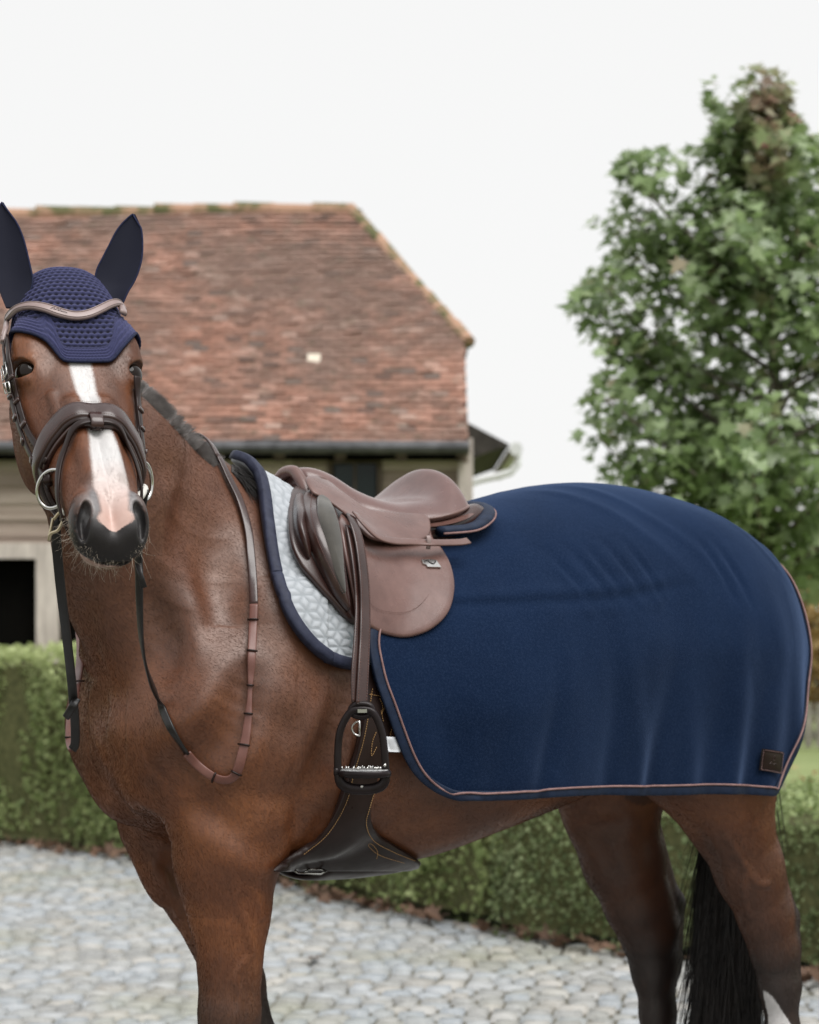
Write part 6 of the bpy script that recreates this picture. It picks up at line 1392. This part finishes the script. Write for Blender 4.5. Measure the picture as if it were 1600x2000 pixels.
# ---- bridle
def bridle():
    r = thing('bridle', 'dark brown leather bridle with padded noseband, taupe browband and reins', 'bridle', tuple(H(.1, 0, .02)))
    # browband
    bp = hit(smooth_path([(1, 668), (3, 648), (14, 622), (32, 604), (58, 597), (88, 601), (118, 611), (146, 617), (172, 614), (196, 604), (216, 594), (230, 591), (238, 597), (241, 612)], 90), .0135, head_f)
    for _ in range(3): bp[1:-1] = (bp[:-2] + 2 * bp[1:-1] + bp[2:]) / 4
    bn = normals(bp, head_f, .02); wd = np.interp(np.linspace(0, 1, 90), [0, .15, .5, .85, 1], [.012, .014, .0195, .015, .013])
    V, f = strap(bp, bn, wd, .007); bb = mobj('browband', V, f, M['leather_brow'], r, True)
    T_ = np.gradient(bp, axis=0); T_ /= np.linalg.norm(T_, axis=1)[:, None]; S_ = np.cross(T_, bn)
    for sg in (1, -1): mb = MB(); mb.tube((bp + S_ * (wd * .33 * sg)[:, None] + bn * .0040)[3:-3], .0009, 6); mb.build('raised_line', M['leather_brow'], bb, True)
    ci = 46; c = bp[ci] + bn[ci] * .0045; ax, ay = -T_[ci] * (1 if T_[ci][0] < 0 else -1), np.array([0, 0, 1.0])
    mb = MB(); mb.tube(smooth_path([c + ax * x * .001 + ay * y * .001 for x, y in [(-15, -3), (-9, 1.5), (-6, 2), (-8, -2), (-3, 1), (0, 3), (0, -1), (4, 2.5), (5, 0), (9, 1), (15, .5)]], 60), .00045, 5); mb.build('embossed_script', M['leather_mid'], bb, True)
    # padded noseband all round
    be = np.linspace(-math.pi, math.pi, 120, endpoint=False); dg = np.degrees(np.abs(be))
    tn = np.interp(dg, [0, 30, 60, 95, 140, 180], [.338, .345, .365, .385, .395, .395]); tn += .006 * np.sin(be)
    Pn = hwrap(tn, be, .008); Nn = normals(Pn, head_f, .03)
    for _ in range(8): Nn = (np.roll(Nn, 1, 0) + 2 * Nn + np.roll(Nn, -1, 0)) / 4; wd = np.interp(dg, [0, 25, 60, 100, 130, 180], [.038, .036, .030, .021, .017, .017])
    for _ in range(3): Pn = (np.roll(Pn, 1, 0) + 2 * Pn + np.roll(Pn, -1, 0)) / 4
    V, f = strap(Pn, Nn, wd, .014, True); nb = mobj('noseband', V, f, M['leather_mid'], r, True)
    T_ = np.roll(Pn, -1, 0) - np.roll(Pn, 1, 0); T_ /= np.linalg.norm(T_, axis=1)[:, None]; S_ = np.cross(T_, Nn); S_ *= np.sign(S_[60] @ HA)
    V, f = strap(Pn + S_ * (wd * .56)[:, None] - Nn * .002, Nn, .011, .011, True); mobj('noseband_lining', V, f, M['leather_dark'], nb, True)
    V, f = strap(Pn + S_ * (wd * .80)[:, None] - Nn * .004, Nn, .007, .009, True); mobj('noseband_edge', V, f, M['leather_mid'], nb, True)
    for q_ in (.36, -.44): stitches('stitching', M['thread_dark'], nb, None, None, P=(Pn + S_ * (wd * q_)[:, None] + Nn * .0085)[25:95], pitch=.0036, r=.0004)
    # flash strap through its loop
    tf = np.interp(dg, [0, 20, 45, 70, 95, 130, 180], [.366, .375, .410, .455, .490, .515, .515]); tf = np.where(be > 0, tf - .012 * np.sin(be), tf)
    Pf = hwrap(tf, be, np.interp(dg, [0, 30, 180], [.015, .007, .006])); Nf = normals(Pf, head_f, .02)
    for _ in range(3): Pf = (np.roll(Pf, 1, 0) + 2 * Pf + np.roll(Pf, -1, 0)) / 4
    V, f = strap(Pf, Nf, .0115, .0045, True); fs = mobj('flash_strap', V, f, M['leather_dark'], r, True)
    c = Pf[60]; n_ = Nf[60]; V, f = strap(np.array([c - HA * .017 - n_ * .002, c - HA * .014 + n_ * .004, c + n_ * .006, c + HA * .009 + n_ * .005, c + HA * .013 + n_ * .0, c + HA * .012 - n_ * .008]), np.tile(n_, (6, 1)) + 0 * HA, .020, .0035); mobj('flash_loop', V, f, M['leather_mid'], nb, True)
    def bk(Pc, n_, up, w_=.009, h_=.012):
        n_ = n_ / np.linalg.norm(n_); up = up - n_ * up.dot(n_); up /= np.linalg.norm(up); ri = np.cross(up, n_); mb = MB()
        mb.tube([Pc + ri * w_ * a + up * h_ * b_ + n_ * .004 for a, b_ in ((-1, -1), (1, -1), (1, 1), (-1, 1))], .0014, 8, False, True); mb.tube([Pc - up * h_ + n_ * .005, Pc + up * h_ + n_ * .006], .0011, 6); mb.build('buckle', M['steel'], r, True)
    # cheek straps: photo paths laid on the head
    def cheek(name, pts, off, wd, mat=M['leather_dark'], th=.0045, n=50):
        return add_strap(name, mat, r, pts, off, wd, th, n, fn=head_f)
    _, Pc, Nc = cheek('cheekpiece', [(5, 655), (9, 700), (16, 745), (26, 790), (38, 835), (54, 878), (76, 918), (88, 935)], .010, .0125)
    _, Pd, Nd = cheek('noseband_hanger', [(14, 660), (18, 706), (27, 750), (38, 795), (52, 838), (70, 868), (90, 902)], .008, .0105)
    bk(Pc[12], Nc[12], Pc[11] - Pc[13]); bk(Pc[17], Nc[17], Pc[16] - Pc[18], .009, .008)
    for P_, N_, ks in ((Pc, Nc, (20, 27, 35, 42)), (Pd, Nd, (15, 24, 33))):
        for k_ in ks: V, f = strap(np.array([P_[k_] - (P_[k_ + 1] - P_[k_ - 1]) * .35, P_[k_] + (P_[k_ + 1] - P_[k_ - 1]) * .35]) + N_[k_] * .003, np.tile(N_[k_], (2, 1)), .0142, .0035); mobj('keeper', V, f, M['leather_mid'], r, True)
    _, Pr, Nr = cheek('cheekpiece', [(268, 735), (269, 765), (272, 800), (276, 840), (281, 880), (285, 915)], .008, .0125)
    cheek('noseband_hanger', [(266, 760), (269, 800), (272, 840), (273, 878), (270, 905)], .005, .0105)
    for k_ in (18, 28, 40): V, f = strap(np.array([Pr[k_] - (Pr[k_ + 1] - Pr[k_ - 1]) * .5, Pr[k_] + (Pr[k_ + 1] - Pr[k_ - 1]) * .5]) + Nr[k_] * .003, np.tile(Nr[k_], (2, 1)), .0142, .0035); mobj('keeper', V, f, M['leather_mid'], r, True)
    # crownpiece behind the ears, throatlatch under the jaw
    bc = np.radians(np.linspace(-100, 100, 50)); tc_ = np.interp(np.abs(np.degrees(bc)), [0, 60, 100], [-.115, -.05, .05]); Pk = hwrap(tc_, bc, .004, horse_f); Nk = normals(Pk, horse_f, .02)
    for _ in range(4): Pk[1:-1] = (Pk[:-2] + 2 * Pk[1:-1] + Pk[2:]) / 4
    V, f = strap(Pk, Nk, .034, .010); mobj('crownpiece', V, f, M['leather_dark'], r, True)
    # bit: loose rings, guard, mouthpiece
    for sg, cpx, d_, tiltx in ((-1, (103, 955), 3.70, .30), (1, (282, 940), 3.80, 1.20)):
        C = px(cpx[0], cpx[1], d_); th = np.linspace(0, 2 * math.pi, 48, endpoint=False); R = .0275
        ex = np.array([math.cos(tiltx), math.sin(tiltx) * (1 if sg > 0 else -1) * 1, 0]); ez = np.array([.10 * (1 if sg < 0 else 0), -.15, 1.0]); ez /= np.linalg.norm(ez)
        mb = MB(); mb.tube(C + R * (np.cos(th)[:, None] * ex * .92 + np.sin(th)[:, None] * ez * 1.08), .0032, 10, False, True); mb.build('bit_ring', M['steel'], r, True)
        inn = H(.475, sg * .048, -.075); mb = MB(); a0 = C + ex * R * .9 * (1 if sg < 0 else -.2) - ez * .012; mb.tube(smooth_path([a0, (a0 + inn) / 2 + (0, -.004, 0), inn], 12), [.009] * 4 + [.0075] * 8, 12); mb.build('mouthpiece', vary('white_bit_guard' if sg < 0 else 'bit_steel', ((.55, .52, .48), (.72, .70, .66)), 60, .5), r, True)
        if sg < 0:
            hp = smooth_path([px(105, 1015, d_ - .01), px(118, 1000, d_ - .012), px(124, 1012, d_ - .012), px(114, 1035, d_ - .01), px(100, 1042, d_ - .008), px(96, 1056, d_)], 24); mb = MB(); mb.tube(hp, .0026, 8); mb.tube(smooth_path([px(104, 1012, d_), px(100, 1030, d_), px(96, 1048, d_)], 12), .0022, 8); mb.build('rein_hook', vary('brass_hook', ((.35, .29, .18), (.5, .43, .30)), 30, .3, metal=1), r, True)
            top = px(92, 930, d_); V, f = strap(np.array([Pc[-3], top, top + (0, -.008, -.008), top + (0.004, .004, -.014)]), np.tile([0, -1, 0], (4, 1)), .0125, .005); mobj('cheek_end', V, f, M['leather_dark'], r, True)
    lp_ = smooth_path([px(112, 925, 3.72), px(122, 950, 3.715), px(128, 985, 3.71), px(130, 1020, 3.715)], 20); V, f = strap(lp_, np.tile([-.2, -1, 0], (20, 1)), .010, .004); mobj('flash_tail', V, f, M['leather_dark'], r, True)
    # reins
    def rein3(name, pts, mat, width, th, n=60, nrm=(0, -1, .1), near_=None):
        P = smooth_path([px(*p) for p in pts], n); Nr_ = np.tile(np.array(nrm, float), (n, 1)); V, f = strap(P, Nr_, width, th); o = mobj(name, V, f, mat, r, True); return o, P, Nr_
    off_ = .009
    hs = hit(np.array([(312, 1372), (335, 1425), (365, 1472)]), off_)
    base = [px(283, 955, 3.79), px(276, 1000, 3.80), px(270, 1060, 3.80), px(272, 1120, 3.83), px(273, 1190, 3.87), px(277, 1255, 3.93), px(290, 1318, 4.02)]
    P = smooth_path(base + list(hs), 90); Nr_ = np.tile([-.25, -1, .1], (90, 1)); tw = np.linspace(0, 1, 90)[:, None]; Nr_ = Nr_ + tw * np.array([-.9, 0, .5]); V, f = strap(P, Nr_, .0145, .005); rn = mobj('rein', V, f, M['leather_black'], r, True)
    V, f = strap(np.array([px(270, 1102, 3.805), px(275, 1122, 3.80), px(281, 1148, 3.80)]), np.tile([0, -1, .1], (3, 1)), [.010, .008, .011], .005); mobj('billet_end', V, f, M['leather_black'], rn, True)
    lower = [(365, 1472), (385, 1494), (408, 1512), (430, 1523), (450, 1523), (463, 1508), (472, 1478), (480, 1440), (486, 1390), (490, 1320), (493, 1250), (496, 1180)]
    Pl = hit(smooth_path(lower, 90), off_ + .002); 
    for _ in range(3): Pl[1:-1] = (Pl[:-2] + 2 * Pl[1:-1] + Pl[2:]) / 4
    Nl = normals(Pl); q = np.linspace(0, 1, 90); wv = .0148 * (1 - .45 * np.exp(-((q - .62) / .10)**2) + .15 * np.exp(-((q - .35) / .1)**2)); V, f = strap(Pl, Nl, wv, .004); rl = mobj('rein', V, f, M['leather_rein'], r, True)
    Sl = np.cross(np.gradient(Pl, axis=0), Nl); Sl /= np.linalg.norm(Sl, axis=1)[:, None]
    for fr in (.16, .27, .40, .53, .66, .80, .94):
        k_ = int(fr * 89); c = Pl[k_]; mb = MB(); mb.tube(np.array([c + Sl[k_] * wv[k_] * .5 * a + Nl[k_] * b_ for a, b_ in ((-1.25, .002), (-.6, .0045), (.6, .0045), (1.25, .002))]), .0018, 6); mb.build('rein_stop', M['leather_dark'], rl, True)
    upper = [(496, 1180), (494, 1130), (490, 1080), (487, 1045), (479, 1008), (466, 970), (450, 938), (438, 912), (428, 892)]
    Pu = hit(smooth_path(upper, 60), off_)
    for _ in range(3): Pu[1:-1] = (Pu[:-2] + 2 * Pu[1:-1] + Pu[2:]) / 4
    V, f = strap(Pu, normals(Pu), .0150, .004); mobj('rein', V, f, M['leather_mid'], r, True)
    
    # far rein: hangs in a loop left of the chest, then runs back over the neck
    fr_ = [(108, 1010, 3.73), (112, 1080, 3.74), (120, 1160, 3.78), (130, 1240, 3.86), (139, 1320, 3.95), (146, 1400, 4.02), (147, 1450, 4.06), (142, 1463, 4.07)]
    rein3('rein', fr_, M['leather_black'], .0155, .005)
    rein3('rein', [(142, 1463, 4.07), (137, 1448, 4.10), (138, 1410, 4.14), (147, 1350, 4.22), (156, 1300, 4.32), (157, 1250, 4.42), (150, 1200, 4.50)], M['leather_rein'], .0155, .005)
    rein3('rein_loop', [(150, 1366, 3.99), (142, 1380, 3.98), (130, 1400, 4.0)], M['leather_black'], .013, .007)
    fu = [(150, 1200, 4.50), (165, 1130, 4.58), (200, 1050, 4.64)]
    rein3('rein', fu, M['leather_mid'], .0155, .005)
    for p_ in ((138, 1440, 4.105), (154, 1330, 4.24)): c = px(*p_); mb = MB(); mb.tube([c + (-.010, 0, 0), c + (.010, 0, 0)], .0018, 6); mb.build('rein_stop', M['leather_dark'], r, True)
    # over the crest between the two sides, behind the withers tuft
    a_ = Pu[-1]; bmir = mirror(a_[None])[0]; q_ = np.linspace(0, 1, 24)[:, None]; pc_ = a_ * (1 - q_) + bmir * q_ + np.array([0, 0, .04]) * (q_ * (1 - q_) * 4); pc_ = project(horse_f, pc_, .008, 4); V, f = strap(pc_, normals(pc_), .0150, .004); mobj('rein', V, f, M['leather_mid'], r, True)
bridle()
